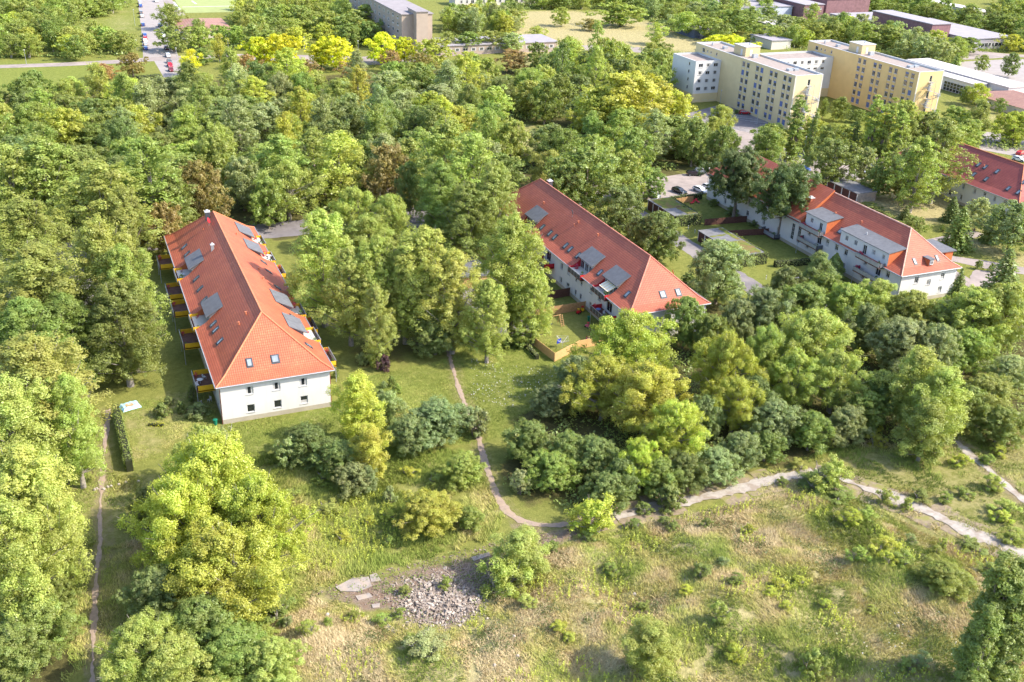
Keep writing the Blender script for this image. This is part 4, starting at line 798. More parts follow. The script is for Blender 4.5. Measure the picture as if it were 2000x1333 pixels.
r,o=gabled('bungalow','bungalow with a pale red hipped roof at the right edge beside the white hall',320,262,342,296,3.2,5.8,TILE_P); strip_windows(r,o,'L',320,264,294,1.6,5,1.6,1.2)
r,o=gabled('pavilion','pale red roofed pavilion half hidden by trees beside the upper left street',50,482,72,514,3.5,5.5,TILE_P); strip_windows(r,o,'F',482,51,71,1.6,5,1.8,1.2)
# ------------------------------------------------------------------ garages, hedges, fences
def leafy_box(name,outline_boxes,ck,label,cat='hedge',size=.2,dens=26,group=None,jit=.12):
    rng=np.random.default_rng(len(label)+7); C=[];Nn=[]; s=MB()
    for (a,b,h0,h1,wd) in outline_boxes:       # box hedges from a to b
        a=np.array(a,float);b=np.array(b,float); L=np.linalg.norm(b-a); u=(b-a)/L; n=np.array((-u[1],u[0])); m_=int(dens*L*((h1-h0)*2+wd))
        t=rng.random(m_)*L; k=rng.random(m_)*((h1-h0)*2+wd); h=h1-h0; side=np.where(k<h,-1,np.where(k<2*h,1,0)); z=np.where(side<0,h0+k,np.where(side>0,h0+k-h,h1)); o_=np.where(side==0,(k-2*h)/wd-.5,side*.5)*wd
        P=np.stack([a[0]+u[0]*t+n[0]*o_,a[1]+u[1]*t+n[1]*o_,z],1); P+=rng.normal(size=P.shape)*jit; P[:,2]+=.25*(vnoise(P[:,0],P[:,1],1.3,9)-.5)*(P[:,2]>h0+h*.6); C.append(P); Nn.append(np.stack([n[0]*side,n[1]*side,(side==0)+.3],1))
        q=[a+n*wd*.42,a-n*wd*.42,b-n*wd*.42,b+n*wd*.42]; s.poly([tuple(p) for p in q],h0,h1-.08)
    C=np.concatenate(C);Nn=np.concatenate(Nn); c0=C.mean(0); c0[2]=0
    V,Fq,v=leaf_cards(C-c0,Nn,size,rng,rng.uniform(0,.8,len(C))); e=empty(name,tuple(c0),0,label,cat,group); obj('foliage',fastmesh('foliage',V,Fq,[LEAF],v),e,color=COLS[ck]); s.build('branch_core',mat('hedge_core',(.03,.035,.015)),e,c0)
    return e
def garage(label,x0,x1,y0,y1,n,moss,face='L',roofm=M_felt,grp='garage blocks'):
    org=((x0+x1)/2,(y0+y1)/2,0); root=empty('garage_block',org,0,label,'garage',grp); z1=2.5; B=lambda s,n_,m,par=root: s.build(n_,m,par,org)
    B(MB().box((x0+.12,y0,0),(x1,y1,z1)),'wall',M_conc); B(MB().box((x0-.15,y0-.1,z1),(x1+.1,y1+.1,z1+.16)),'roof',roofm); L=(y1-y0)/n
    for k in range(n):
        B(MB().box((x0+.04,y0+k*L+.15,0),(x0+.11,y0+(k+1)*L-.15,z1-.12)),'garage_door',M_garage)
    for k in range(n+1): yy=y0+k*L; B(MB().box((x0-.02,max(y0,yy-.15),0),(x0+.115,min(y1,yy+.15),z1-.05)),'post',M_white)
    for i,(a,b,c,d) in enumerate(moss):
        s=MB(); P=[]; rd=random.Random(i+int(y0)); 
        for (p,q) in (((a,b),(c,b)),((c,b),(c,d)),((c,d),(a,d)),((a,d),(a,b))):
            for k in range(7): t=k/7; P.append((p[0]+(q[0]-p[0])*t+rd.uniform(-.25,.25),p[1]+(q[1]-p[1])*t+rd.uniform(-.25,.25),z1+.19))
        s.face(P); B(s,'moss',M_moss)
    return root
garage('garage row nearest the road with mossy green roof and ivy end',134,140.6,205,218.5,5,[(134.4,210.6,140.4,218.2),(137.6,205.4,140.4,211)])
garage('middle garage row with grey strips and green moss on its roof',134,140.6,177.3,194.4,6,[(134.4,177.6,140.3,185.5),(139,186,140.4,194),(134.3,189.4,138.6,190.1)])
garage('lowest garage row with grassy brown roof behind the leafy tree',133.8,140.8,149.5,162.5,5,[(134.2,149.8,140.6,162)])
garage('pair of garages with dark roofs and a white end wall beside the lawn',191.6,198.2,206.5,219,4,[])
s=MB()
leafy_box('ivy_cover',[((133.9,204.6),(141.2,204.6),0,2.75,1.0),((140.9,205),(140.9,218.3),.2,2.8,.6)],'mg','green ivy wall wrapping the end of the garage row nearest the road','ivy')
leafy_box('ivy_cover',[((134.2,176.9),(141.2,176.9),0,2.6,.8),((140.9,177),(140.9,190),.2,2.75,.5)],'mg','green ivy wall on the end of the middle garage row','ivy')
leafy_box('ivy_cover',[((133.7,163),(140.9,162.9),1.5,2.75,.5),((133.5,150),(133.6,162.8),2.2,2.75,.4)],'mg','ivy edge around the roof of the lowest garage row','ivy')
leafy_box('hedge',[((.3,154.3),(.9,136.6),0,1.9,1.1)],'mg','long clipped hedge beside the left trodden path')
leafy_box('hedge',[((141.8,174.5),(148.5,173.5),0,1.5,1.1),((148.8,173.8),(153,172.5),0,1.5,1.0)],'dg','dark hedge between the middle garages and the right house')
leafy_box('hedge',[((142.5,221.5),(152.5,221.8),0,1.6,.9)],'dg','dark hedge along the garden behind the topmost garages')
leafy_box('hedge',[((190.5,223),(198,224),0,1.1,1.2)],'lg','low light hedge beside the pair of garages near the right car park')
leafy_box('hedge',[((25,402),(33,404),0,1.6,3.)],'mg','wide low hedge beside the upper left street')
leafy_box('hedge',[((72,150),(72.3,162),0,.9,.8)],'gg','low garden hedge outside the board fence')
def fence(label,pts,h,m,closed=False,pl=1.8,name='board_fence',cat='fence',grp=None,cap=None):
    P=[np.array(p[:2],float) for p in pts]; c=sum(P)/len(P); root=empty(name,(c[0],c[1],0),0,label,cat,grp); o=(c[0],c[1],0)
    for a,b in zip(P,P[1:]):
        L=np.linalg.norm(b-a); n=max(1,round(L/pl)); u=(b-a)/L; nn=np.array((-u[1],u[0]))
        for k in range(n):
            s=MB(); q0=a+u*(L*k/n+.06); q1=a+u*(L*(k+1)/n-.06); w_=np.linalg.norm(q1-q0); nb=9
            for j in range(nb): r0=q0+(q1-q0)*j/nb; r1=q0+(q1-q0)*(j+.93)/nb; t=.022 if j%2 else .03; s.poly([tuple(r0-nn*t),tuple(r1-nn*t),tuple(r1+nn*t),tuple(r0+nn*t)],.05,h)
            s.build('panel',m,root,o)
            s=MB(); q=a+u*L*k/n; s.box((q[0]-.06,q[1]-.06,0),(q[0]+.06,q[1]+.06,h+.08)); s.build('post',m,root,o)
    q=P[-1]; MB().box((q[0]-.06,q[1]-.06,0),(q[0]+.06,q[1]+.06,h+.08)).build('post',m,root,o); return root
M_woodl=mat('fresh_wood',(.62,.38,.17),.8,.15,3)
fence('brown board fence joining the middle house to the play garden',[(76.2,166.6),(90.2,167.0)],1.85,M_wood)
fence('orange-brown board fence around the front of the play garden',[(74.2,161.5),(73.4,157.8),(74.6,148.2),(81.0,151.4),(86.5,151.8),(89.6,152.4)],1.75,M_woodl)
fence('dark board screen against the middle house wall',[(84.8,173.8),(90.2,174.2)],1.9,M_woodd)
fence('dark brown fence between lawn and garden, above the middle garages',[(141.6,203.2),(153.3,202.2)],1.7,M_woodd)
fence('dark reddish fence running from the middle garages to the right house',[(141.2,194.8),(153.3,192.9)],1.6,M_woodd)
fence('weathered wooden fence behind the topmost garages',[(141.5,219.5),(149,220.5)],1.6,M_wood)
fence('dark garden fence behind the middle house under the round trees',[(109.2,172),(117.5,168.6)],1.7,M_woodd)
fence('dark garden fence at the rear of the middle house, farther back',[(109.5,196),(118,193.5),(118,186)],1.7,M_woodd)
# carports / yard sheds between the houses
r,o=flat_building('carport','open carport with dark flat roof and light boarded front among the poplars',[(66,184.5,76.5,195,0,2.5,M_woodl,M_grey)],'carport')
r,o=flat_building('carport','dark-roofed carport by the road between the two front houses',[(68.5,203.5,76,216,0,2.5,M_wood,mat('shingle_dark',(.12,.10,.11),.9))],'carport')
r,o=flat_building('garden_shed','small grey-roofed shed in the yard behind the poplars',[(60,196,64.5,202,0,2.4,M_wood,M_grey)],'shed')
# ------------------------------------------------------------------ cars
def car_meshes(kind):
    # side profile (x forward), body below belt and cabin above
    L,Wd,H={'hatch':(4.0,1.72,1.48),'estate':(4.6,1.78,1.46),'van':(5.0,1.9,2.0)}[kind]; s=MB()
    if kind=='van': low=[(-.5,.3),(-.5,.95),(-.49,1.1),(.33,1.1),(.47,.92),(.5,.7),(.5,.3)]; cab=[(-.49,1.1),(-.485,1.92),(-.45,2.0),(.2,2.0),(.26,1.9),(.36,1.1)]
    else: low=[(-.5,.32),(-.5,.75),(-.485,.92),(.2,.95),(.42,.82),(.485,.68),(.5,.5),(.5,.3)]; cab=[(-.48,.92),(-.43 if kind=='hatch' else -.455,1.25),(-.36,1.42),(-.28,H),(.02,H-.02),(.1,1.36),(.24,.95)]
    def loft(pr,w0,w1,z0,z1,s,mi):
        hw=lambda z: (w0+(w1-w0)*max(0,min(1,(z-z0)/(z1-z0+1e-6))))/2; pts=[(x*L,z) for x,z in pr]; n=len(pts)
        l=[(x,hw(z)*(1-.08*(abs(x)>L*.47)),z) for x,z in pts]; r=[(x,-y,z) for x,y,z in l]; s.face(l,mi); s.face(r[::-1],mi)
        for i in range(n): j=(i+1)%n; s.face([l[j],l[i],r[i],r[j]],mi)
    loft(low,Wd*.94,Wd,.3,.7,s,0); loft(cab,Wd*.97,Wd*.76,cab[0][1],cab[3][1],s,0)
    for sx in (-.31,.31):
        for sy in (-1,1): s.tube([(sx*L,sy*(Wd/2-.02),.36),(sx*L,sy*(Wd/2+.015),.36)],[.40,.38],12,1)
    body=s.build('body',[PAINT,M_black]); g=MB(); zc=cab[0][1]
    if kind=='van': wn=[(-.05,1.2),(-.05,1.8),(.2,1.8),(.31,1.2)]; ws=[(.355,1.14),(.265,1.86)]; bk=None
    else: wn=[(-.43,1.0),(-.39,1.24),(-.28,H-.1),(.02,H-.11),(.085,1.3),(.2,1.0)]; ws=[(.232,.985),(.035,H-.05)]; bk=[(-.475,.98),(-.385,H-.1)]
    wt=lambda z:(Wd*.97+(Wd*.76-Wd*.97)*(z-zc)/(cab[3][1]-zc))/2+.012
    for sg in (1,-1): q=[(x*L,sg*wt(z),z) for x,z in wn]; g.face(q if sg>0 else q[::-1])
    for q,dx in ((ws,.015),(bk,-.015)):
        if q: (x0,z0),(x1,z1)=q; g.face([(x0*L+dx,-wt(z0)*.88,z0+.012),(x0*L+dx,wt(z0)*.88,z0+.012),(x1*L+dx,wt(z1)*.85,z1+.012),(x1*L+dx,-wt(z1)*.85,z1+.012)])
    glass=g.build('window',M_glass); wh=[]
    w_=MB().tube([(0,-.11,0),(0,.11,0)],.31,14,0); w_.tube([(0,-.125,0),(0,.125,0)],.17,10,1); wheel=w_.build('wheel',[M_black,M_zinc]); hl=MB().box((-.04,-.17,-.07),(.04,.17,.07)).build('headlight',M_white); tl=MB().box((-.03,-.12,-.1),(.03,.12,.1)).build('tail_light',M_light)
    r=dict(L=L,W=Wd,body=body.data,glass=glass.data,wheel=wheel.data,hl=hl.data,tl=tl.data)
    for o in (body,glass,wheel,hl,tl): bpy.data.objects.remove(o)
    return r
CARM={k:car_meshes(k) for k in ('hatch','estate','van')}
def car(x,y,deg,kind,col,label,group,z=.04):
    K=CARM[kind]; e=empty('parked_van' if kind=='van' else 'parked_car',(x,y,z),R(deg),label,'van' if kind=='van' else 'car',group); obj('body',K['body'],e,color=col); obj('window',K['glass'],e); L,W=K['L'],K['W']
    for a in (-.31,.31):
        for b in (-1,1): obj('wheel',K['wheel'],e,(a*L,b*(W/2-.1),.31))
    for b in (-1,1): obj('headlight',K['hl'],e,(L*.492,b*W*.36,.66)); obj('tail_light',K['tl'],e,(-L*.497,b*W*.4,.74))
    return e
WH=(.72,.72,.74);SV=(.42,.44,.47);BK=(.015,.017,.022);BL=(.02,.06,.25);RD=(.45,.01,.02);GR=(.13,.14,.16);DB=(.01,.02,.06)
def carp(px,py,deg,kind,col,label,group): p=gp(px,py,.5); return car(p[0],p[1],deg,kind,col,label,group)
gA='cars parked in front of the topmost garages'
carp(1277,382,-78,'hatch',WH,'white hatchback standing nearest the mossy garages',gA); carp(1327,374,-75,'estate',BK,'black estate car between the white cars',gA); carp(1368,372,-76,'estate',WH,'white estate car right of the black one',gA); carp(1384,367,-76,'hatch',WH,'white hatchback closest to the right house end wall',gA)
gR='cars standing on the road behind the houses'
carp(1356,340,-20,'estate',BK,'black car in the shade under the trees beside the road',gR); carp(1370,335,-20,'hatch',SV,'silver car half behind the black one in the tree shade',gR); carp(836,406,12,'estate',DB,'dark blue estate car in the tree shade on the road',gR); carp(872,434,60,'hatch',SV,'silver car beside the big poplar trunks',gR)
carp(172,738,-96,'van',WH,'white van on the shaded yard under the left poplars','vans')
carp(1454,221,-18,'hatch',RD,'red hatchback in front of the yellow block','cars on the car park by the yellow block')
gS='cars parked along the upper left street'
for i,(x,y,c,w_) in enumerate([(273,6,'silver','farthest car on the left kerb of the upper left street'),(274,12,'blue','second farthest car on the left kerb of the upper left street'),(275,25,'grey','grey car on the left kerb level with the meadow'),(277,32,'silver','silver car just below the grey one on the left kerb'),(279,49,'blue','lone dark blue car on the left kerb of the street'),(282,69,'blue','blue car at the top of the row of five on the left kerb'),(283,75,'red','red car second in the row of five on the left kerb'),(283,80,'white','white car in the middle of the row of five'),(284,87,'silver','silver car fourth in the row of five'),(284,95,'blue','dark blue car at the near end of the row of five')]): carp(x,y,92,('hatch','estate')[i%2],dict(silver=SV,blue=BL,grey=GR,red=RD,white=WH)[c],w_,gS)
for i,(x,y,c,w_) in enumerate([(313,51,BK,'black car on the right kerb at the tree shadow'),(317,66,GR,'grey car on the right kerb partly under the tree'),(319,71,WH,'white car on the right kerb directly below the grey one'),(325,95,(.10,.01,.03),'dark red car in the shade on the right kerb'),(328,109,SV,'silver car on the right kerb above the crossing'),(331,121,GR,'grey car first of the three below the crossing'),(332,128,RD,'small red car in the middle of the three below the crossing'),(334,137,(.16,.02,.02),'maroon car at the near end of the three below the crossing'),(305,2,WH,'white car at the very top of the street, right lane')]): carp(x,y,-88,('estate','hatch')[i%2],c,w_,gS)
for i,(x,y,c,w_) in enumerate([(1233,268,SV,'silver car in the parking area left of the big yellow-green tree'),(1352,252,WH,'white car on the pale car park below the yellow block'),(1345,262,SV,'silver car below the white one on the pale car park'),(1372,268,GR,'grey car at the lower edge of the pale car park'),(1712,328,WH,'white car behind the lawn trees, left one'),(1698,340,SV,'silver car behind the lawn trees, nearer the garages'),(1990,312,WH,'white car above the dark red roof at the right edge'),(1994,300,RD,'red car partly hidden at the right edge'),(1570,330,BL,'blue car beside the pair of garages'),(1300,148,SV,'silver car left of the white wing under trees'),(1285,142,WH,'white car left of the silver one beside the wood')]): carp(x,y,(-70,20)[i%2],('hatch','estate')[i%2],c,w_,'cars on the car parks at the right')
# ------------------------------------------------------------------ street lamps
def lamp(x,y,h,label,grp='street lamps'):
    e=empty('street_lamp',(x,y,0),0,label,'street lamp',grp); obj('pole',LP,e,sc=(1,1,h)); obj('lamp_head',LH,e,(0,0,h)); return e
a=MB().tube([(0,0,0),(0,0,1)],[.09,.05],7).build('pole',M_zinc); LP=a.data; bpy.data.objects.remove(a)
a=MB().tube([(0,0,-.1),(0,0,.05),(0,0,.3),(0,0,.4)],[.08,.16,.28,.05],10).build('lamp_head',M_white); LH=a.data; bpy.data.objects.remove(a)
for px,py,h,lb in ((264,51,7,'tall lamp post left of the upper street beside the meadow'),(52,128,5.5,'lamp post at the far left end of the pale path'),(447,107,5.5,'lamp post by the bright trees right of the upper street'),(595,100,5.5,'lamp post between the first two bright yellow trees'),(700,110,6,'lamp post between the bright yellow trees and the low pavilion'),(268,99,4,'short lamp post near the crossing on the left kerb'),(346,118,4.5,'lamp post at the corner right of the crossing'),(1406,205,5,'lamp post by the entrance of the left yellow block'),(1478,243,6,'lamp post on the car park in front of the yellow block'),(1380,372,6,'lamp post beside the end wall of the right house'),(1924,222,4,'lamp post beside the pale building at the right edge'),(1570,300,5,'lamp post between the columnar poplars')):
    p=gp(px,py); lamp(p[0],p[1],h,lb)
# small markers in the grass of the garage lane
for i,(px,py,lb) in enumerate(((1344,448,'left white marker post'),(1357,456,'right white marker post'),(1496,546,'white marker post by the lower lane'),(1509,552,'nearest white marker post by the lower lane'))):
    p=gp(px,py); e=empty('marker_post',tuple(p[:2])+(0,),0,lb+' in the grass beside the garage lane','post','white marker posts'); s=MB(); s.box((-.06,-.06,0),(.06,.06,.95)); s.box((-.065,-.065,.55),(.065,.065,.7),1); s.build('post',[M_white,M_black],e)
# ------------------------------------------------------------------ garden things
p=gp(254,795); s=MB(); rd=random.Random(3); e=empty('sandbox',(p[0],p[1],0),.25,'light blue tarpaulin covered sandbox on the lawn left of the left house','sandbox')
s=MB(); n=8; Pz=[[(-1.5+3*i/n,-1.25+2.5*j/n,(.42+rd.uniform(-.08,.1)) if 0<i<n and 0<j<n else rd.uniform(.02,.12)) for j in range(n+1)] for i in range(n+1)]
for i in range(n):
    for j in range(n): s.face([Pz[i][j],Pz[i+1][j],Pz[i+1][j+1],Pz[i][j+1]])
s.build('tarpaulin',mat('tarp_blue',(.35,.60,.66),.5,.15,2),e); MB().box((-.7,-.6,.45),(.5,.3,.5)).build('board',M_wood,e)
def bin_(x,y,c,label):
    e=empty('wheelie_bin',(x,y,0),0,label,'bin','green bins'); s=MB(); s.tube([(0,0,0),(0,0,.9)],[.26,.34],10); s.build('body',c,e); s=MB(); s.tube([(0,0,.9),(0,0,.97),(0,0,1.02)],[.38,.38,.2],10); s.build('lid',c,e)
M_green=mat('bin_green',(.01,.16,.10),.5)
p=gp(421,830); bin_(p[0],p[1],M_green,'green round bin at the front left corner of the left house'); p=gp(1150,627); bin_(p[0],p[1],M_green,'green water butt against the wall of the middle house'); p=gp(942,582); bin_(p[0],p[1],M_green,'green bin in front of the light boarded carport')
def dryer(px,py,label,blue):
    p=gp(px,py); e=empty('rotary_dryer',(p[0],p[1],0),.4,label,'clothes dryer','rotary clothes dryers'); MB().tube([(0,0,0),(0,0,1.9)],.035,6).build('pole',M_zinc,e)
    for k in range(4): a=k*math.pi/2; MB().tube([(0,0,1.0),(1.5*math.cos(a),1.5*math.sin(a),2.0)],.04,5).build('arm',M_white,e)
    s=MB()
    for q in (.6,.8,1.0):
        for k in range(4): a,b=k*math.pi/2,(k+1)*math.pi/2; s.tube([(1.5*q*math.cos(a),1.5*q*math.sin(a),1+q),(1.5*q*math.cos(b),1.5*q*math.sin(b),1+q)],.012,4)
    s.build('line',M_white,e)
    if blue: MB().box((-.9,.55,.9),(.2,.6,1.75)).build('blue_cloth',mat('cloth_blue',(.01,.04,.42),.9),e)
dryer(1098,680,'white rotary clothes dryer with a blue cloth in the play garden',True); dryer(706,772,'bare white rotary clothes dryer on the lawn right of the left house',False)
p=gp(1085,636); e=empty('play_frame',(p[0],p[1],0),.1,'wooden swing frame with ladder in the play garden','swing frame'); s=MB(); s.tube([(-2.4,0,2.1),(1.1,0,2.1)],.07,6); s.build('crossbeam',M_wood,e)
for x in (-2.3,):
    for y in (-.8,.8): MB().tube([(x,y,0),(x,0,2.1)],.06,6).build('leg',M_wood,e)
MB().tube([(1,.9,0),(.8,0,2.1)],.06,6).build('leg',M_wood,e); s=MB()
for x in (.75,1.35): s.tube([(x,-1.0,0),(x,0,2.1)],.06,6)
for k in range(6): t=(k+.7)/6.5; s.box((.75,-1.0+t-.04,2.1*t-.03),(1.35,-1.0+t+.04,2.1*t+.03))
s.build('ladder',M_wood,e); s=MB(); s.box((-1.3,-.18,.5),(-.8,.18,.55)); s.tube([(-1.3,0,.5),(-1.3,0,2.1)],.012,4); s.tube([(-.8,0,.5),(-.8,0,2.1)],.012,4); s.build('swing',M_dark,e)
def toy(px,py,label,cols,rz):
    p=gp(px,py); e=empty('toy_vehicle',(p[0],p[1],0),rz,label,'toy','toys'); s=MB(); s.box((-.5,-.25,.25),(.45,.25,.5)); s.box((-.4,-.25,.5),(.0,.25,.62)); s.tube([(.05,-.2,.5),(-.25,-.2,1.05),(-.25,.2,1.05),(.05,.2,.5)],.04,5); s.build('body',cols[0],e); MB().box((-.35,-.24,1.02),(.1,.24,1.1)).build('canopy',cols[1],e)
    for x in (-.33,.33):
        for y in (-.28,.28): MB().tube([(x,y-.05,.17),(x,y+.05,.17)],.17,10).build('wheel',M_black,e)
M_ty=mat('toy_yellow',(.75,.45,.02),.5); M_tr=mat('toy_red',(.55,.02,.03),.5)
toy(1130,613,'red and yellow toy vehicle by the house wall in the play garden',(M_tr,M_ty),.5); toy(1137,608,'yellow toy vehicle with red roof behind the other one',(M_ty,M_tr),1.4)
toy(1147,640,'small pink toy on the grass edge by the balcony posts',(mat('toy_pink',(.6,.12,.2),.5),M_tr),2.)
def chair(x,y,z,rz,label,m=M_white):
    e=empty('garden_chair',(x,y,z),rz,label,'chair','garden chairs'); MB().box((-.24,-.24,.42),(.24,.24,.47)).build('seat',m,e); MB().box((-.24,.2,.47),(.24,.25,.95)).build('backrest',m,e)
    for a in (-.21,.21):
        for b in (-.21,.21): MB().box((a-.025,b-.025,0),(a+.025,b+.025,.42)).build('leg',m,e)
def table(x,y,z,label,m=M_white,r=.5):
    e=empty('garden_table',(x,y,z),0,label,'table','garden tables'); MB().tube([(0,0,.7),(0,0,.75)],r,14).build('table_top',m,e); MB().tube([(0,0,0),(0,0,.7)],.05,6).build('leg',m,e)
chair(12.9,153,3.35,.3,'white chair left on the nearest yellow balcony'); chair(14.3,155.5,3.35,2.,'white chair near the wall on the nearest yellow balcony'); table(13.5,154.2,3.35,'pale table on the nearest yellow balcony')
chair(13.2,152.5,.02,.6,'white chair on the terrace under the nearest yellow balcony'); chair(14.6,153.6,.02,-1,'white chair by the wall under the nearest yellow balcony')
chair(15.9,194.2,6.35,1,'chair on the far left roof terrace of the leftmost house'); table(15.8,192.6,6.35,'blue-white table on the far left roof terrace of the leftmost house',M_white,.45)
chair(33.2,196.2,6.35,1,'white chair on the second right roof terrace of the leftmost house'); table(33.4,197.4,6.35,'white table on the second right roof terrace of the leftmost house')
chair(89.2,157.2,3.2,.2,'white high-backed chair on the red balcony of the middle house'); table(88.7,158.8,3.2,'blue table on the red balcony of the middle house',M_blue)
chair(91,170.2,6.05,.8,'white chair on the middle roof terrace of the middle house')
for i,(px,py) in enumerate(((1352,398),(1362,396))): p=gp(px,py); e=empty('sun_lounger',(p[0],p[1],0),.5+i,('red sun lounger behind the topmost garages, left one','red sun lounger behind the topmost garages, right one')[i],'lounger','red sun loungers'); MB().box((-.9,-.3,.3),(.5,.3,.38)).build('seat',M_tr,e); MB().face([(.5,-.3,.38),(.5,.3,.38),(1,.3,.85),(1,-.3,.85)]).build('backrest',M_tr,e); [MB().box((a-.03,b-.03,0),(a+.03,b+.03,.3)).build('leg',M_white,e) for a in (-.8,.4) for b in (-.25,.25)]
p=gp(1331,392); e=empty('parasol',(p[0],p[1],0),.4,'closed leaning pale parasol beside the red loungers','parasol'); MB().tube([(0,0,0),(.5,.1,2.4)],.03,6).build('pole',M_white,e); MB().tube([(.2,.04,1.0),(.45,.09,2.2),(.52,.1,2.5)],[.16,.1,.02],8).build('canopy',M_trim,e)
# two small children crouching on the grass: continuous skinned bodies
def child(x,y,rz,top,pants,hair,label):
    e=empty('person',(x,y,0),rz,label,'person','children in the play garden')
    J=[(0,0,.42),(0,.02,.62),(.02,.0,.80),(.05,0,.88),(.06,0,1.0),(.07,0,1.08), (.02,.13,.78),(.12,.2,.6),(.24,.15,.48),(.02,-.13,.78),(.12,-.2,.6),(.24,-.15,.48),(.05,.1,.40),(.30,.14,.42),(.22,.14,.10),(.33,.14,.05),(.05,-.1,.40),(.30,-.14,.42),(.22,-.14,.10),(.33,-.14,.05)]
    Rr=[.12,.11,.12,.05,.10,.09,.05,.04,.03,.05,.04,.03,.085,.065,.045,.04,.085,.065,.045,.04]; Ed=[(0,1),(1,2),(2,3),(3,4),(4,5),(2,6),(6,7),(7,8),(2,9),(9,10),(10,11),(0,12),(12,13),(13,14),(14,15),(0,16),(16,17),(17,18),(18,19)]
    me=bpy.data.meshes.new('body'); me.from_pydata(J,Ed,[]); o=obj('body',me,e); o.modifiers.new('s','SKIN'); sv=me.skin_vertices[0].data
    for i,r_ in enumerate(Rr): sv[i].radius=(r_,r_)
    sv[0].use_root=True; ss=o.modifiers.new('u','SUBSURF'); ss.levels=ss.render_levels=2; me.materials.append(mat('skin',(.50,.28,.20),.7))
    dg=bpy.context.evaluated_depsgraph_get(); dg.update(); nm=bpy.data.meshes.new_from_object(o.evaluated_get(dg)); o.modifiers.clear(); o.data=nm
    for m_ in (top,pants): nm.materials.append(m_)
    if len(nm.materials)<3: nm.materials.append(pants)
    for pl in nm.polygons:
        c=pl.center; pl.material_index=1 if (c.z>.46 and c.z<.86 and c.x<.13) else 2 if (c.z<.5 and not (c.x>.27 and c.z<.09)) and abs(c.y)<.3 and c.x<.4 and not (c.x>.2 and c.z>.45) else 0
    s=MB(); s.tube([(.03,0,.94),(.045,0,1.06),(.055,0,1.14),(.06,0,1.17)],[.115,.13,.09,.02],10); s.build('hair',hair,e,smooth=True); return e
p=gp(1145,667); child(p[0],p[1],-.4,mat('top_pink',(.50,.03,.22),.9),mat('trousers_pink',(.35,.1,.25),.9),mat('hair_brown',(.12,.05,.02)),'child in a pink top crouching on the grass of the play garden'); p=gp(1150,668); child(p[0],p[1],2.6,mat('top_white',(.7,.68,.66),.9),M_black,mat('hair_fair',(.45,.30,.12)),'fair child in white top and black trousers crouching on the grass')
# stone row, slabs, rubble heap, twigs
rd=random.Random(8)
def rock(name,x,y,r,label,grp,m=M_stone,z=0,fl=.6,cat='stone'):
    s=MB(); n=7; rings=[]
    for k,(t,q) in enumerate(((-.3,.8),(.25,1),(.75,.75),(1,.25))):
        b=len(s.v); ph=rd.uniform(0,1)
        for i in range(n): a=6.283*(i+ph*.3)/n; rr=r*q*rd.uniform(.75,1.15); s.v.append((rr*math.cos(a),rr*math.sin(a)*.8,r*fl*t*2*rd.uniform(.9,1.1)))
        rings.append(b)
    for a,b in zip(rings,rings[1:]):
        for i in range(n): s.f.append((a+i,a+(i+1)%n,b+(i+1)%n,b+i)); s.m.append(0)
    s.f.append(tuple(rings[-1]+i for i in range(n))); s.m.append(0); o=s.build(name,m); o.location=(x,y,thf(x,y)+z); o.rotation_euler=(rd.uniform(-.2,.2),rd.uniform(-.2,.2),rd.uniform(0,6)); return tag(o,label,cat,grp)
M_wstone=mat('pale_stone',(.38,.33,.285),.9,.2)
for i,(px,py) in enumerate([(185,958),(189,956),(203,957),(211,953),(217,951),(232,948),(246,944),(270,942)]): p=gp(px,py); rock('boundary_stone',p[0],p[1],.28,'%s stone from the left in the row of pale stones crossing the left path'%('first','second','third','fourth','fifth','sixth','seventh','last')[i],'pale stones in a row across the left path',M_wstone)
def slab(pts,h,label,m=M_conc,name='concrete_slab'):
    P=[gp(*q) for q in pts]; c=sum(P)/len(P); s=MB(); z=thf(c[0],c[1])-.1; s.poly([tuple(q[:2]) for q in P][::-1],z,z+h+.1); return tag(s.build(name,m),label,'slab','broken concrete slabs')
slab([(655,1148),(690,1130),(720,1128),(726,1146),(700,1157),(665,1156)],.12,'largest pale concrete slab at the left end of the bare strip')
slab([(694,1165),(722,1160),(728,1167),(700,1174)],.1,'narrow pale slab just below the largest one')
slab([(722,1125),(735,1120),(745,1136),(725,1138)],.1,'slab with a dark mossy stain right of the largest one')
slab([(750,1228),(757,1220),(777,1233),(772,1240)],.14,'lone tilted plank-like slab in the grass below the rubble heap')
slab([(920,1090),(955,1080),(958,1086),(925,1097)],.1,'long pale slab near the young tree above the rubble')
slab([(726,1182),(742,1180),(742,1188),(728,1189)],.12,'small pale slab left of the rubble heap')
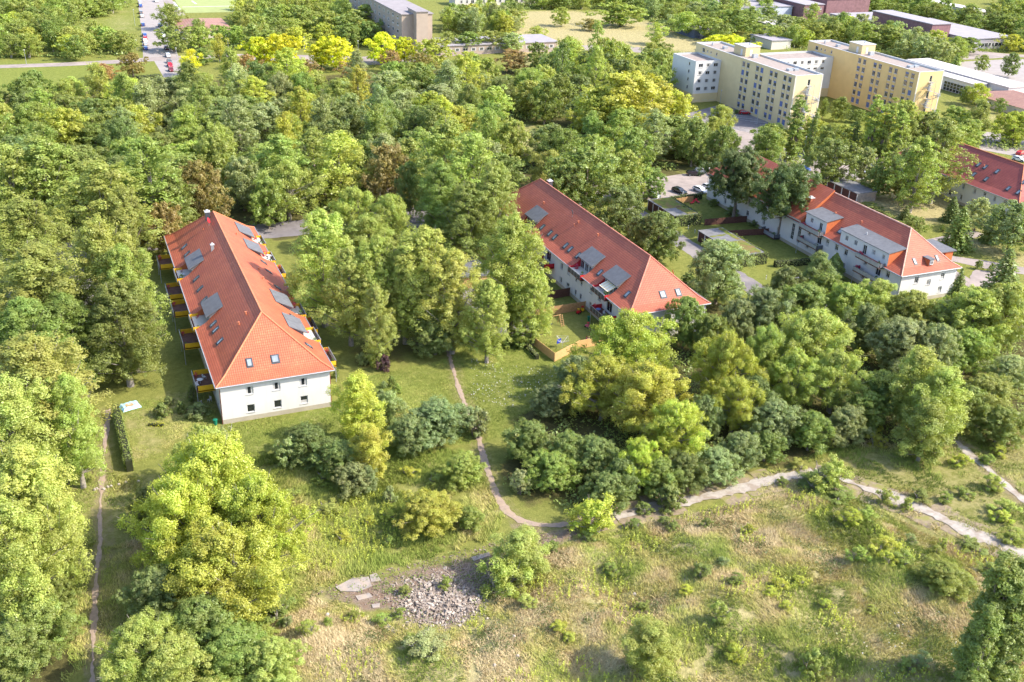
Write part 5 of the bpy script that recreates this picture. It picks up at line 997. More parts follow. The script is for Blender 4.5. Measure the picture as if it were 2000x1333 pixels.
# rubble heap: nobody could count it
rng=np.random.default_rng(4); s=MB()
RP=G([(790,1155),(830,1132),(860,1120),(905,1140),(940,1170),(930,1205),(880,1220),(815,1214),(775,1190)]); xs=[q[0] for q in RP]; ys_=[q[1] for q in RP]; k=0
while k<4200:
    x,y=rng.uniform(min(xs)-1,max(xs)+1),rng.uniform(min(ys_)-1,max(ys_)+1); d=float(pdist(np.array([x]),np.array([y]),RP)[0])
    if d<-3.2*rng.random()**4: continue
    k+=1; r=(.04+.20*rng.random()**3.4)*(1.2 if d>1 else .8); z=.22*min(1,max(0,d)/2)*rng.random(); a,b,c=rng.uniform(0,6.28,3); Mx=Matrix.Rotation(a,3,'Z')@Matrix.Rotation(b*.3,3,'X')@Matrix.Rotation(c*.3,3,'Y'); hx,hy,hz=r*rng.uniform(.7,1.5),r*rng.uniform(.6,1),r*rng.uniform(.35,.8); n=len(s.v); z0=thf(x,y)
    for (i,j,l) in ((-1,-1,-1),(1,-1,-1),(1,1,-1),(-1,1,-1),(-.7,-.8,1),(.8,-.7,1),(.7,.8,1),(-.8,.7,1)): v=Mx@Vector((i*hx,j*hy,l*hz)); s.v.append((x+v.x,y+v.y,z0+z+v.z+hz*.3))
    mi=0 if rng.random()<.72 else 1
    for f in ((0,3,2,1),(4,5,6,7),(0,1,5,4),(1,2,6,5),(2,3,7,6),(3,0,4,7)): s.f.append(tuple(n+i for i in f)); s.m.append(mi)
tag(s.build('rubble',[M_stone,M_wstone]),kind='stuff')
s=MB(); q=scatter(RUBBLE,2600,rng)
for x,y in q:
    r=.03+.11*rng.random()**3; a=rng.uniform(0,6.28); z0=thf(x,y); n=len(s.v); hx,hy,hz=r*rng.uniform(.8,1.6),r*rng.uniform(.6,1.1),r*rng.uniform(.3,.8); ca,sa=math.cos(a),math.sin(a)
    for (i,j,l) in ((-1,-1,0),(1,-1,0),(1,1,0),(-1,1,0),(-.7,-.7,1),(.8,-.7,1),(.7,.8,1),(-.8,.7,1)): s.v.append((x+i*hx*ca-j*hy*sa,y+i*hx*sa+j*hy*ca,z0+l*hz+.01))
    for f in ((4,5,6,7),(0,1,5,4),(1,2,6,5),(2,3,7,6),(3,0,4,7)): s.f.append(tuple(n+i for i in f)); s.m.append(int(rng.random()<.35))
tag(s.build('debris',[mat('debris_brown',(.20,.14,.11),.95,.4,2),M_stone]),kind='stuff')
s=MB()
for k in range(260):
    p=gp(rng.uniform(880,960),rng.uniform(1105,1165)); a=rng.uniform(-.5,1.4); L=rng.uniform(.4,1.5); z=thf(p[0],p[1])+rng.uniform(.05,.3); s.tube([(p[0],p[1],z),(p[0]+L*math.cos(a),p[1]+L*math.sin(a),z+rng.uniform(-.05,.25))],.02,4,cap=False)
tag(s.build('dead_twigs',mat('dead_wood',(.38,.30,.24),.95)),kind='stuff')
# pieces of stone scattered in the meadow
for i,(px,py,lb) in enumerate([(640,1205,'pale stone pile left of the lone slab'),(1003,1262,'pale stone in the meadow below the young tree'),(1238,1168,'pale rock among dry grass in the middle of the meadow'),(1858,1128,'white stone beside the round bush at the right'),(1750,1238,'white stone on a bare spot at the lower right'),(1010,1300,'small pale stones at the bottom edge of the meadow'),(315+650,1320,'pale stone near the bottom edge'),(1450,1045,'pale stone on the bare patch below the concrete path')]): p=gp(px,py); rock('stone',p[0],p[1],.3,lb,None,M_wstone)
# ------------------------------------------------------------------ trees seen one by one
gP='grey-green poplars on the left'; gC='poplars standing between the two front houses'; gB='trees of the belt below the right houses'
TL=[ # px, top, height, width px, kind, colour, label, group
(75,285,23,150,'poplar','lm','poplar with a bare pale trunk at the far left, above the hidden road',gP),(10,300,22,110,'poplar','lm','poplar cut by the left edge beside the bare-trunked one',gP),
(195,335,22,150,'poplar','lm','upper middle poplar of the left group, above the big one',gP),(240,380,18,90,'poplar','lm','shorter poplar at the right shoulder of the upper middle one',gP),(285,285,24,140,'poplar','lm','poplar with forked trunk left of the olive-brown tree',gP),(130,300,20,120,'poplar','mg','poplar behind and between the upper left ones',gP),
(385,320,17,110,'round','ol','big olive-brown chestnut behind the left house',None),(318,400,13,80,'round','ol','smaller olive-brown chestnut tucked under its big neighbour',None),(335,350,16,90,'poplar','mg','poplar between the two olive-brown trees',gP),
(45,405,20,150,'poplar','lm','poplar at the left edge level with the road behind the left house',gP),(190,450,26,150,'poplar','lm','largest poplar left of the left house, its top',gP),(238,500,23,112,'poplar','lm','right lobe poplar closest to the yellow balconies',gP),(228,565,19,135,'poplar','mg','lower poplar with visible trunk beside the left house garden',gP),
(60,500,22,190,'poplar','lm','broad poplar at the left edge in front of the yard',gP),(125,590,17,120,'poplar','mg','poplar in front of the gap with the white van',gP),(40,600,18,150,'poplar','mg','dim poplar at the left edge behind the bright one',gP),
(58,680,21,235,'poplar','lg','large bright poplar at the left edge level with the left house front',gP),(128,750,18,105,'poplar','lg','right half of the bright poplars beside the left path',gP),(10,760,20,170,'poplar','lg','bright poplar cut by the left edge below the largest one',gP),
(35,900,20,190,'poplar','lg','lowest bright poplar at the left edge, leaning over the path',gP),(88,965,17,110,'poplar','lg','poplar whose leaves overhang the left trodden path',gP),(5,1000,18,160,'poplar','lg','poplar at the lower left corner above the dark bushes',gP),
(60,1180,7,140,'round','mg','dark round bush below the lowest left poplar',None),(20,1230,7,130,'round','mg','dark bush in the lower left corner',None),(105,1130,6,70,'round','mg','bush beside the left path under the poplar',None),
(415,868,17,260,'robinia','yl','large yellow-green tree in front of the left house, top crown',None),(345,945,15,210,'robinia','yl','left lower crown of the yellow-green group in front of the left house',None),(500,945,15,200,'robinia','yl','right lower crown of the yellow-green group in front of the left house',None),(430,1040,13,260,'robinia','yl','lowest crown of the yellow-green group, nearest the camera',None),(400,840,11,110,'round','lg','bright rounded tree between the green bin and the yellow-green group',None),
(266,1215,10,150,'robinia','lg','bright feathery tree at the bottom beside the left path',None),(330,1260,8,170,'round','lg','light bush at the bottom edge right of the feathery tree',None),(450,1240,7,170,'round','mg','green bush at the bottom edge under the yellow-green group',None),(300,1120,8,120,'round','dg','dark tree below the yellow-green group beside the left path',None),(530,1270,6,110,'round','lg','light bush at the bottom edge left of the dry meadow',None),(390,1180,8,150,'round','mg','dense bush below the yellow-green group',None),(285,960,8,70,'round','dg','dark tree between the hedge end and the yellow-green group',None),
(435,835,5,40,'shrub','gg','silvery bush beside the green bin',None),(625,430,23,135,'poplar','lg','bright topped poplar right of the left house',gC),(680,500,19,105,'poplar','lg','small poplar leaning on the bright topped one',gC),(737,478,21,110,'poplar','lg','pale narrow poplar second from the left house',gC),(735,570,15,80,'poplar','lg','lower crown of the pale narrow poplar beside the purple bush',gC),
(830,462,23,145,'poplar','lg','wide poplar left of the centre path',gC),(885,505,20,120,'poplar','lg','right crown of the wide poplar by the centre path',gC),(790,498,19,105,'poplar','lg','left crown of the wide poplar by the centre path',gC),(1004,442,24,150,'poplar','lg','poplar beside the play garden fence',gC),(1045,540,15,80,'poplar','lg','low right crown overhanging the play garden',gC),(955,560,16,90,'poplar','lg','low left crown beside the light boarded carport',gC),
(850,620,8,90,'round','dg','dark undergrowth tree at the foot of the wide poplar',None),(560,320,15,130,'robinia','lg','light robinia behind the right roof side of the left house',None),(520,350,13,90,'round','lm','rounded light tree next to the robinia behind the left house',None),(660,268,19,120,'tall','lg','tall light tree with a bare trunk behind the left house',None),(545,275,18,110,'poplar','lm','poplar above the light robinia',None),(610,260,17,90,'poplar','lm','poplar between the tall light tree and the robinia',None),
(690,370,16,110,'robinia','lg','left tree of the light group above the yard',None),(760,385,16,110,'robinia','lg','right tree of the light group above the yard',None),(720,430,14,100,'tall','lg','thin tree below the light group above the yard',None),
(755,288,17,95,'round','ol','brown-green chestnut left of the big poplars',None),(800,320,15,60,'round','dg','dark tree between the chestnut and the big poplars',None),
(870,250,26,130,'poplar','lm','left one of the biggest poplars behind the middle house',None),(925,280,25,125,'poplar','lm','central one of the biggest poplars behind the middle house',None),(965,330,23,98,'poplar','lm','right one of the biggest poplars, touching the middle roof',None),(860,330,21,100,'poplar','mg','lower left one of the biggest poplars beside the road',None),(915,370,19,110,'poplar','mg','lowest one of the biggest poplars above the yard',None),
(1150,290,18,165,'round','mg','wide dark green tree above the middle house ridge',None),(1110,320,15,90,'round','mg','left shoulder tree of the wide dark green one',None),(1225,300,14,90,'round','lm','tree between the wide dark green one and the road',None),(1270,330,9,70,'round','mg','bush-like tree at the road edge above the white hatchback',None),
(1215,368,14,105,'round','dg','dark tree directly behind the middle house ridge',None),(1250,425,11,75,'round','dg','small reddish-dark tree behind the middle house',None),(1290,420,13,95,'round','dg','round dark tree left of the garage lane',None),(1412,478,14,130,'round','bg','big round grey-green tree in front of the garages',None),
(1450,300,18.5,112,'clear','dg','left dark tree in front of the right house',None),(1542,332,18.5,122,'clear','dg','right dark tree in front of the right house',None),
(1235,618,15,200,'robinia','yl','brightest yellow robinia hiding the corner of the middle house',gB),(1180,700,12,150,'robinia','yl','left lower robinia of the bright group',gB),(1270,720,13,190,'robinia','yl','centre robinia of the bright group',gB),(1330,790,11,150,'robinia','yl','lower robinia of the bright group over dark bushes',gB),(1255,860,9,100,'robinia','yl','lowest small robinia crown of the bright group',gB),(1425,655,14,130,'robinia','yl','pointed bright robinia right of the big one',gB),(1440,740,11,120,'robinia','yl','lower crown of the pointed bright robinia',gB),(1505,640,13,110,'robinia','lg','duller robinia between the pointed one and the broad one',gB),(1600,612,15,180,'robinia','lg','broad light robinia in the middle of the belt',gB),(1640,690,12,120,'robinia','lg','lower right crown of the broad light robinia',gB),(1560,690,11,120,'robinia','lg','lower left crown of the broad light robinia',gB),
(1345,585,11,80,'round','mg','green tree at the right corner of the middle house',gB),(1395,620,9,80,'round','mg','tree between the middle house corner and the robinias',gB),(1450,590,9,80,'round','bg','grey-green tree near the lower lane',gB),(1500,568,11,100,'round','bg','grey-green tree left of the lowest garages',gB),(1575,560,11,110,'round','mg','green tree in front of the lowest garages',gB),(1660,560,11,90,'round','lm','olive-green tree below the two conifers',gB),(1720,550,11,110,'robinia','lg','light tree hiding the front wall of the right house',gB),(1790,575,10,100,'round','lg','light tree under the gable of the right house',gB),(1850,590,9,70,'round','bg','grey tree below the right corner of the right house',gB),(1915,570,13,130,'round','lg','large light tree at the right edge of the belt',gB),(1975,560,14,110,'round','lm','tree cut by the right edge in the belt',gB),
(1700,600,11,90,'round','dg','dark tree behind the broad light robinia',gB),(1770,630,11,120,'round','bg','blue-grey tree above the birch',gB),(1840,640,11,90,'round','bg','silver-grey tree right of the birch top',gB),(1900,650,9,90,'round','lm','light tree above the thorny bushes at the right',gB),(1800,690,15,110,'tall','lg','birch with drooping grey-green crown, left stem',gB),(1850,730,14,120,'tall','lg','birch with drooping grey-green crown, right stem',gB),(1820,790,11,110,'tall','lm','lower foliage of the birch over the waste ground',gB),
(1935,740,8,110,'round','lm','thorny light bush at the right edge',gB),(1980,700,7,80,'round','gg','silvery bush cut by the right edge',gB),(1960,800,7,90,'round','mg','green bush below the thorny one at the right edge',gB),(1900,760,8,70,'round','mg','bush between the birch and the thorny bush',gB),
(1130,700,9,90,'round','bg','dark blue-green bush right of the play garden',gB),(1080,755,6,80,'round','bg','low blue-green bush at the meadow edge',gB),(1110,850,7,90,'round','mg','bush on the edge of the centre thicket',gB),(1035,828,7,95,'round','mg','left bush of the thicket beside the centre path',gB),(1080,890,6,100,'round','lm','light bush of the thicket beside the centre path',gB),(1020,920,4,50,'shrub','gg','small silvery bush on the path bend',gB),(1165,860,7,90,'round','dg','dark bush in the middle of the thicket',gB),(1215,900,7,80,'round','dg','dark bush beside the lowest robinia crown',gB),(1190,930,6,90,'round','dg','dark bush above the concrete path',gB),(1290,900,6,90,'round','mg','dark green bush right of the lowest robinia crown',gB),(1340,890,6,90,'round','dg','bush between robinias and concrete path',gB),(1400,880,6,100,'round','bg','grey-green willow bush above the concrete path',gB),(1450,850,7,80,'round','bg','grey bush below the duller robinia',gB),(1520,790,8,110,'round','bg','wide dark grey-green bush below the broad robinia',gB),(1590,810,7,80,'round','mg','bush at the right foot of the broad robinia',gB),(1660,800,7,80,'round','bg','greyish bush between broad robinia and birch',gB),(1730,730,9,80,'round','dg','dark tree left of the birch',gB),(1500,850,5,70,'round','mg','low bush at the edge of the waste ground',gB),(1700,770,7,70,'round','mg','green tree above the sunlit saplings',gB),(1380,780,8,90,'round','dg','dark tree under the bright robinias',gB),(1480,740,9,80,'round','dg','dark tree between the two bright groups',gB),(1310,950,4,70,'shrub','mg','low scrub on the edge of the concrete path',gB),
(697,742,12,110,'tall','yl','narrow yellow-green tree beside the left house front',None),(720,840,9,90,'tall','yl','lower crown of the narrow yellow-green tree',None),(855,790,7,130,'round','bg','pale grey-green tree by the centre path',None),(800,820,6,90,'round','bg','grey-green bush left of the pale one by the centre path',None),(760,770,6,60,'round','gg','silvery small tree right of the narrow yellow-green one',None),(600,840,6,100,'round','dg','dark bush below the lawn of the left house',None),(660,870,6,90,'round','dg','dark bush left foot of the narrow yellow-green tree',None),(690,910,5,80,'round','bg','grey bush in front of the dark ones',None),(560,860,5,60,'shrub','gg','pale bush at the left end of the dark bushes',None),(930,800,5,60,'shrub','bg','grey bush touching the centre path',None),
(905,893,5,85,'round','lm','round green bush left of the centre path bend',None),(720,915,4.5,38,'tall','bg','small conical blue-green tree in the rough grass',None),(760,950,3,30,'shrub','gg','small pale shrub right of the conical tree',None),(835,972,6,125,'round','yl','bright green maple bush above the bare strip',None),(918,995,3.5,55,'round','lm','smaller bush right of the bright maple bush',None),
(1020,1045,7,115,'tall','lg','light young birch above the rubble heap',None),(985,1100,5,80,'loose','lg','lower foliage of the light young birch',None),(1160,980,5.5,85,'loose','yl','bright young tree beside the path junction',None),(1625,905,5,65,'loose','lg','bright young tree on the bend of the concrete path',None),(1275,1240,7,120,'tall','lg','light young tree at the bottom edge of the meadow',None),(1845,1130,4,90,'round','lm','round feathery bush in the right of the meadow',None),(1590,1290,3.5,60,'shrub','lm','round bush at the bottom edge right of the meadow',None),
(1968,1105,19,95,'lombardy','mg','dark columnar poplar in the lower right corner, nearer stem',None),(1935,1195,15,62,'lombardy','mg','left lower part of the columnar poplars in the corner',None),(2005,1130,18,90,'lombardy','mg','columnar poplar cut by the right edge in the corner',None),
(1880,528,10,55,'spruce','dg','dark spruce beside the corner of the right house',None),(1975,490,12,80,'spruce','dg','dark spruce at the right edge by the path',None),(1885,408,11,70,'spruce','mg','spruce on the lawn in front of the far right house',None),(1945,410,9,40,'spruce','dg','narrow dark spruce behind the silver tree',None),(1772,402,4,28,'spruce','dg','tiny spruce under the lawn trees',None),(1866,386,7,40,'spruce','dg','spruce against the wall of the far right house',None),(1992,400,13,110,'round','bg','grey-green tree cut by the right edge by the path',None),(1918,390,9,55,'round','gg','silver leaved tree between two spruces',None),(1787,424,6,50,'round','mg','round green tree behind the right house ridge',None),
(1600,505,5,24,'thuja','bg','narrow blue-grey conifer against the right house',None),(1612,503,5.5,26,'thuja','mg','narrow green conifer beside the blue-grey one',None),(1635,498,6,42,'thuja','mg','wide conifer in front of the right house wall',None),
(1563,195,20,42,'lombardy','mg','left columnar poplar before the yellow block',None),(1594,222,18,26,'lombardy','mg','slim columnar poplar at the end stair of the left block',None),(1715,195,20,38,'lombardy','lm','left of the three columnar poplars between the blocks',None),(1742,203,19,40,'lombardy','lm','middle of the three columnar poplars between the blocks',None),(1768,215,18,36,'lombardy','lm','right of the three columnar poplars between the blocks',None),(1675,238,12,25,'lombardy','mg','short columnar tree left of the three poplars',None),
(1850,245,23,110,'poplar','lm','tall tree before the dark red roof, right stem',None),(1805,280,20,90,'poplar','lm','tall tree before the dark red roof, left stem',None),(1770,300,14,70,'round','lm','tree between the lawn and the columnar poplars',None),(1720,328,9,52,'round','mg','small round tree on the yellow lawn',None),(1695,290,11,50,'round','gg','tree at the white end wall of the garage pair',None),(1635,275,14,105,'round','mg','spreading dark tree above the pair of garages',None),(1740,300,10,50,'round','lm','tree behind the yellow lawn',None),
(1235,148,22,190,'round','yl','huge yellow-green oak left of the white wing',None),(1175,175,17,120,'round','yl','left crown of the huge yellow-green oak',None),(1320,180,15,90,'round','yl','right crown of the huge yellow-green oak',None),(1412,208,10,65,'robinia','lg','thin spreading tree by the pale car park',None),(1395,170+60,9,50,'robinia','lg','small tree left of the thin spreading one',None),
(1645,192,9,42,'round','mg','round tree on the lawn between the yellow blocks',None),(1612,195,7,20,'tall','mg','slim tree at the rear corner of the left block',None),(1680,215,5,30,'round','mg','small tree at the foot of the right yellow block',None),(1775,200,14,60,'round','lm','tree at the base of the right yellow block',None),
(1890,170,7,25,'round','mg','small round tree beside the glazed hall',None),(1915,165,9,50,'robinia','yl','willow-like yellow tree beside the pale bungalow',None),(1958,193,6,22,'round','mg','small dark tree at the bungalow wall',None),(1923,108,8,26,'round','mg','small tree on the green strip beyond the hall',None),(1872,105,9,28,'spruce','mg','conical tree left of the small tree beyond the hall',None),(1980,105,11,40,'round','dg','dark tree at the right edge beyond the hall',None),
(545,70,14,95,'round','yy','leftmost of the bright yellow trees along the far road',None),(500,75,13,70,'round','yy','small bright yellow tree at the left end of the row',None),(655,75,13,85,'round','yy','second wide bright yellow tree along the far road',None),(625,82,11,50,'round','yy','narrow bright yellow tree beside the second one',None),(748,68,13,80,'round','yy','third bright yellow tree in front of the slab block',None),(790,75,11,60,'round','yy','bright yellow tree before the pavilion door',None),(845,78,12,75,'round','yl','last yellow tree of the row at the pale road',None),
(715,12,13,90,'round','lm','large tree in front of the long side of the slab block',None),(760,30,12,50,'round','mg','tree at the left foot of the slab block',None),(680,30,12,80,'round','mg','tree left of the slab block behind the yellow row',None),(640,25,12,80,'round','lm','round tree farther left of the slab block',None),(960,62,9,70,'round','lm','light tree before the long pavilion',None),(915,64,9,60,'round','mg','dark-based tree before the long pavilion',None),(1000,66,9,60,'round','gg','silvery tree before the long pavilion',None),(875,64,9,50,'robinia','lm','tree at the pavilion front lawn',None),(1215,8,12,90,'round','lm','wide tree beyond the yellow meadow',None),(1345,25,12,80,'robinia','lg','spreading tree over the small dark shed',None),(1390,35,11,70,'round','lm','round tree right of the spreading one over the shed',None),(1440,20,12,80,'round','mg','round tree behind the golden yellow one',None),(1530,30,12,70,'round','gg','grey-green tree above the flat shed',None),(1600,45,11,60,'round','lm','tree before the panelled hall',None),(1690,45,11,60,'round','lm','tree before the plum brick hall, left',None),(1740,52,11,70,'round','lm','tree before the plum brick hall, middle',None),(1790,62,10,60,'round','mg','tree before the plum brick hall, right',None),(370,100,10,40,'tall','yy','yellow pointed tree beside the crossing',None),(255,105,9,50,'round','ol','golden brown tree left of the crossing',None),(200,128,6,60,'round','rb','russet sumac in the upper left wood edge',None),(765,100,9,42,'round','rb','russet sumac below the third yellow tree',None),(690,122,8,55,'round','rb','russet tree below the second yellow tree',None),(595,118,8,45,'round','rb','russet tree below the leftmost yellow trees',None),(1005,100,9,70,'round','rb','russet tree below the pale road at the centre',None),(480,108,9,50,'round','rb','russet tree under the small yellow one',None),(15,220,9,55,'round','rb','russet tree at the left edge of the wood',None),(820,105,9,45,'round','ol','olive brown tree beside the pale road',None),
(1097,15,10,38,'round','lg','slim light tree standing alone in the yellow meadow',None),(1155,38,6,42,'round','ol','low brown bush in the yellow meadow',None),(1195,22,8,24,'round','lg','thin young tree in the yellow meadow',None),(1285,48,10,42,'tall','lg','weeping light tree at the right of the yellow meadow',None),(1050,52,7,40,'robinia','lg','small tree in front of the low pavilion',None),(25,25,10,55,'robinia','yl','weeping yellow tree in the upper left corner',None),(145,72,10,48,'round','mg','rounded tree above the pale path at the upper left',None),(880,8,9,30,'spruce','bg','blue spruce right of the slab block',None),(905,10,8,36,'round','mg','round tree right of the blue spruce',None),(1425,70,9,90,'round','yy','golden yellow tree behind the left yellow block',None),(1655,32,8,45,'round','yy','golden tree above the long white wing',None),(1560,170,4,10,'thuja','dg','tiny shrub',None),
(330,10,12,60,'robinia','lm','spreading tree on the right side of the upper street',None),(335,52,11,70,'round','mg','darker tree on the right side of the upper street',None),(385,38,10,40,'robinia','mg','open tree in front of the pale red roof',None),(425,70,11,35,'tall','yl','slim yellow tree right of the pale red roof',None),(395,95,7,40,'round','mg','low dark bush below the pale red roof',None),(340,330,1,1,'shrub','mg','x',None),
]
for t in TL:
    if t[6] in('x','tiny shrub'): continue
    px,pt,h,w_,kd,ck,lb,gr=t; T(px,pt,h,w_,kd,ck,lb,gr,cat='bush' if ('bush' in lb or 'scrub' in lb) else 'tree')
# garden shrubs
GS=[(316,790,2.4,34,'mg','green shrub on the lawn beside the yellow flowers'),(352,785,2.2,24,'dg','round shrub left of the lower yellow balcony'),(385,790,2.2,50,'bg','wide grey shrub before the terrace of the left house'),(330,775,1.6,20,'dg','small shrub in the middle of the left garden'),(372,755,3,22,'dg','dark shrub under the lower yellow balcony'),(750,695,3.2,30,'pu','purple leaved bush under the narrow poplar'),(707,690,2.6,28,'bg','blue-green low conifer bush near the purple one'),(728,690,2.6,26,'lm','light bush between the blue-green and the purple one'),(750,745,1.4,14,'gg','white flowering shrub in the small garden'),(765,735,2,20,'mg','green shrub at the garden corner'),(775,750,2,22,'lm','light shrub at the garden corner fence'),(745,762,1.8,22,'bg','grey shrub at the garden fence'),(655,720,2,14,'dg','small shrub by the right balconies of the left house'),(1700,400,2.4,70,'dg','scrubby dark bushes on the yellow lawn'),(1843,440,2,12,'mg','small bush at the path fork'),(1915,510,2.2,18,'mg','small bush at the edge of the far path'),(1940,515,2.2,14,'mg','second small bush at the edge of the far path'),(1480,370+60,1.6,40,'dg','low garden shrubs before the right house'),(1020,650,3,60,'mg','bushes at the foot of the poplar by the play garden'),(985,660,2,40,'mg','low bush left of the play garden fence'),(1010,590,2,30,'dg','shrub behind the play frame'),(1385,505,2,24,'mg','shrub behind the dark garden fence'),(1345,535,2.4,30,'dg','dark shrub beside the middle house'),(1690,560,2.6,30,'dg','shrub at the foot of the right house'),(1440,215,1.6,14,'mg','shrub by the block entrance'),(1430,405,2.2,30,'dg','dark shrub in the garden behind the topmost garages'),(1395,390,1.8,26,'mg','shrub near the red garden chairs')]
for px,pt,h,w_,ck,lb in GS: T(px,pt,h,w_,'shrub' if h>1.7 else 'shrub',ck,lb,None,cat='bush')
p=gp(304,832); leafy_box('flower_bed',[((p[0]-1.0,p[1]+.4),(p[0]+1.1,p[1]-.5),0,.45,.6)],'yy','bed of bright yellow flowers beside the shrub left of the left house','flowers',size=.16)
p=gp(1160,668)
# saplings and young plants dotted over the rough ground
SAP=[(1725,1070,2.6,38,'yl'),(1675,1090,2.3,30,'lm'),(1755,1105,2,40,'lm'),(1730,1110,1.8,26,'yl'),(1405,1215,2.6,34,'lm'),(1435,1275,2.2,36,'yl'),(1300,1010,1.6,22,'mg'),(1315,1022,1.6,20,'mg'),(1240,1015,1.6,26,'mg'),(1380,1020,1.4,18,'mg'),(1460,1040,1.6,18,'yl'),(1370,1120,2,36,'mg'),(1410,1110,1.4,20,'bg'),(1255,1180,1.3,24,'lm'),(1435,1150,1.4,26,'mg'),(1660,1010,2.0,40,'yl'),(1690,1005,1.8,32,'lm'),(1735,960,2.3,26,'lg'),(1775,975,2,20,'lg'),(1800,960,1.6,30,'mg'),(1850,965,1.5,24,'lm'),(1885,955,1.5,26,'lm'),(1945,930,2.6,30,'lg'),(1965,980,2,36,'lg'),(1960,1000,1.8,30,'yl'),(1985,1040,1.8,40,'lm'),(1930,890,1.6,24,'lm'),(1955,870,2,24,'yl'),(1710,820,2.6,22,'yl'),(1715,850,2.2,26,'yl'),(1690,840,1.6,16,'lm'),(1560,900,1.5,26,'lg'),(1620,860,1.4,18,'lg'),(1600,935,1.6,60,'dg'),(1640,960,1.6,50,'mg'),(600,1235,2,30,'lm'),(560,1215,1.6,20,'bg'),(640,1215,1.4,16,'lm'),(870,1130,1.8,22,'lm'),(790,1145,1.3,20,'mg'),(745,1200,1.5,24,'lm'),(780,1190,1.3,18,'lm'),(830,1265,2.6,70,'gg'),(805,1250,1.8,26,'lm'),(540,1180,2.5,50,'mg'),(520,1230,2,40,'lg'),(480,1200,2,50,'lm'),(1080,1060,1.8,22,'mg'),(700,940,1.4,30,'yl'),(760,1000,1.4,26,'yl'),(640,985,1.8,40,'lg'),(600,1000,1.6,36,'lm'),(720,1010,1.1,18,'yl'),(760,1050,1.4,18,'mg'),(670,1040,1.3,30,'yl'),(850,930,1.4,26,'lg'),(800,915,1.4,26,'yl'),(1830,1075,1.6,20,'lm'),(1845,1055,2,14,'lg'),(1780,1055,1.4,20,'bg'),(1900,1060,1.3,40,'mg'),(1940,1110,2,40,'lm'),(1700,1200,1,20,'lg'),(1770,1300,1.4,24,'mg'),(1800,1290,1.8,30,'gg'),(1520,1160,1.4,22,'yl'),(1560,1150,1.2,20,'yl'),(1610,1190,1.2,22,'yl'),(1500,1180,1.2,20,'yl'),(1530,1205,1.2,20,'yl'),(1010,1130,2,40,'lg'),(1030,1180,1.4,30,'lg'),(1195,1110,1.3,26,'lm'),(1090,1230,1.2,30,'yl'),(1110,1245,1.2,24,'yl'),(690,1195,1.2,22,'lm'),(1340,1160,1.1,22,'yl'),(1890,1130,1.3,18,'ol'),(560,960,1.6,34,'lm'),(640,920,2,40,'lm'),(310,1010,2,50,'dg'),(250,1010,1.2,30,'lm'),(1260,985,1.5,30,'mg'),(1150,1040,1.6,24,'mg'),(1530,935,1.2,20,'mg'),(1880,890,2.0,26,'yl')]
NS=[('meadow left of the rubble heap',0),('rough grass between the left house and the bare strip',0),('middle of the meadow',0),('right part of the meadow',0),('waste ground beside the concrete path',0)]
def region(px,py):
    if py>1100 and px<960: return 'in the grass around the rubble heap'
    if px<960: return 'in the rough grass below the left house'
    if py<1000 and px>1480: return 'on the waste ground above the concrete path'
    if px>1600: return 'in the right part of the meadow'
    if px>1150: return 'in the middle of the meadow'
    return 'between the rubble heap and the path junction'
ORD='first second third fourth fifth sixth seventh eighth ninth tenth eleventh twelfth thirteenth fourteenth fifteenth sixteenth seventeenth eighteenth nineteenth twentieth'.split()
def autolabel(items,fmt):       # items: (sort x, key parts, setter); same key -> ordinal from the left
    from collections import defaultdict
    g=defaultdict(list)
    for it in items: g[it[1]].append(it)
    for k,l in g.items():
        l.sort(key=lambda a:a[0]); n=len(l)
        for i,it in enumerate(l): it[2](fmt(k,i,n))
def ordtxt(i,n):
    return '' if n==1 else ('leftmost ' if i==0 else 'rightmost ' if i==n-1 else (ORD[i]+' from left ' if i<20 else ORD[n-1-i]+' from right ' if n-1-i<20 else ORD[i//20]+' score, '+ORD[i%20]+' '))
its=[]
for px,pt,h,w_,ck in SAP:
    e=T(px,pt,h,w_*1.15,'loose',ck,'sapling','saplings on the rough ground',cat='sapling',name='sapling'); its.append((px,(CNAME[ck],region(px,pt)),lambda s_,e=e:e.__setitem__('label',s_)))
autolabel(its,lambda k,i,n:('%s%s sapling %s'%(ordtxt(i,n),k[0],k[1])))
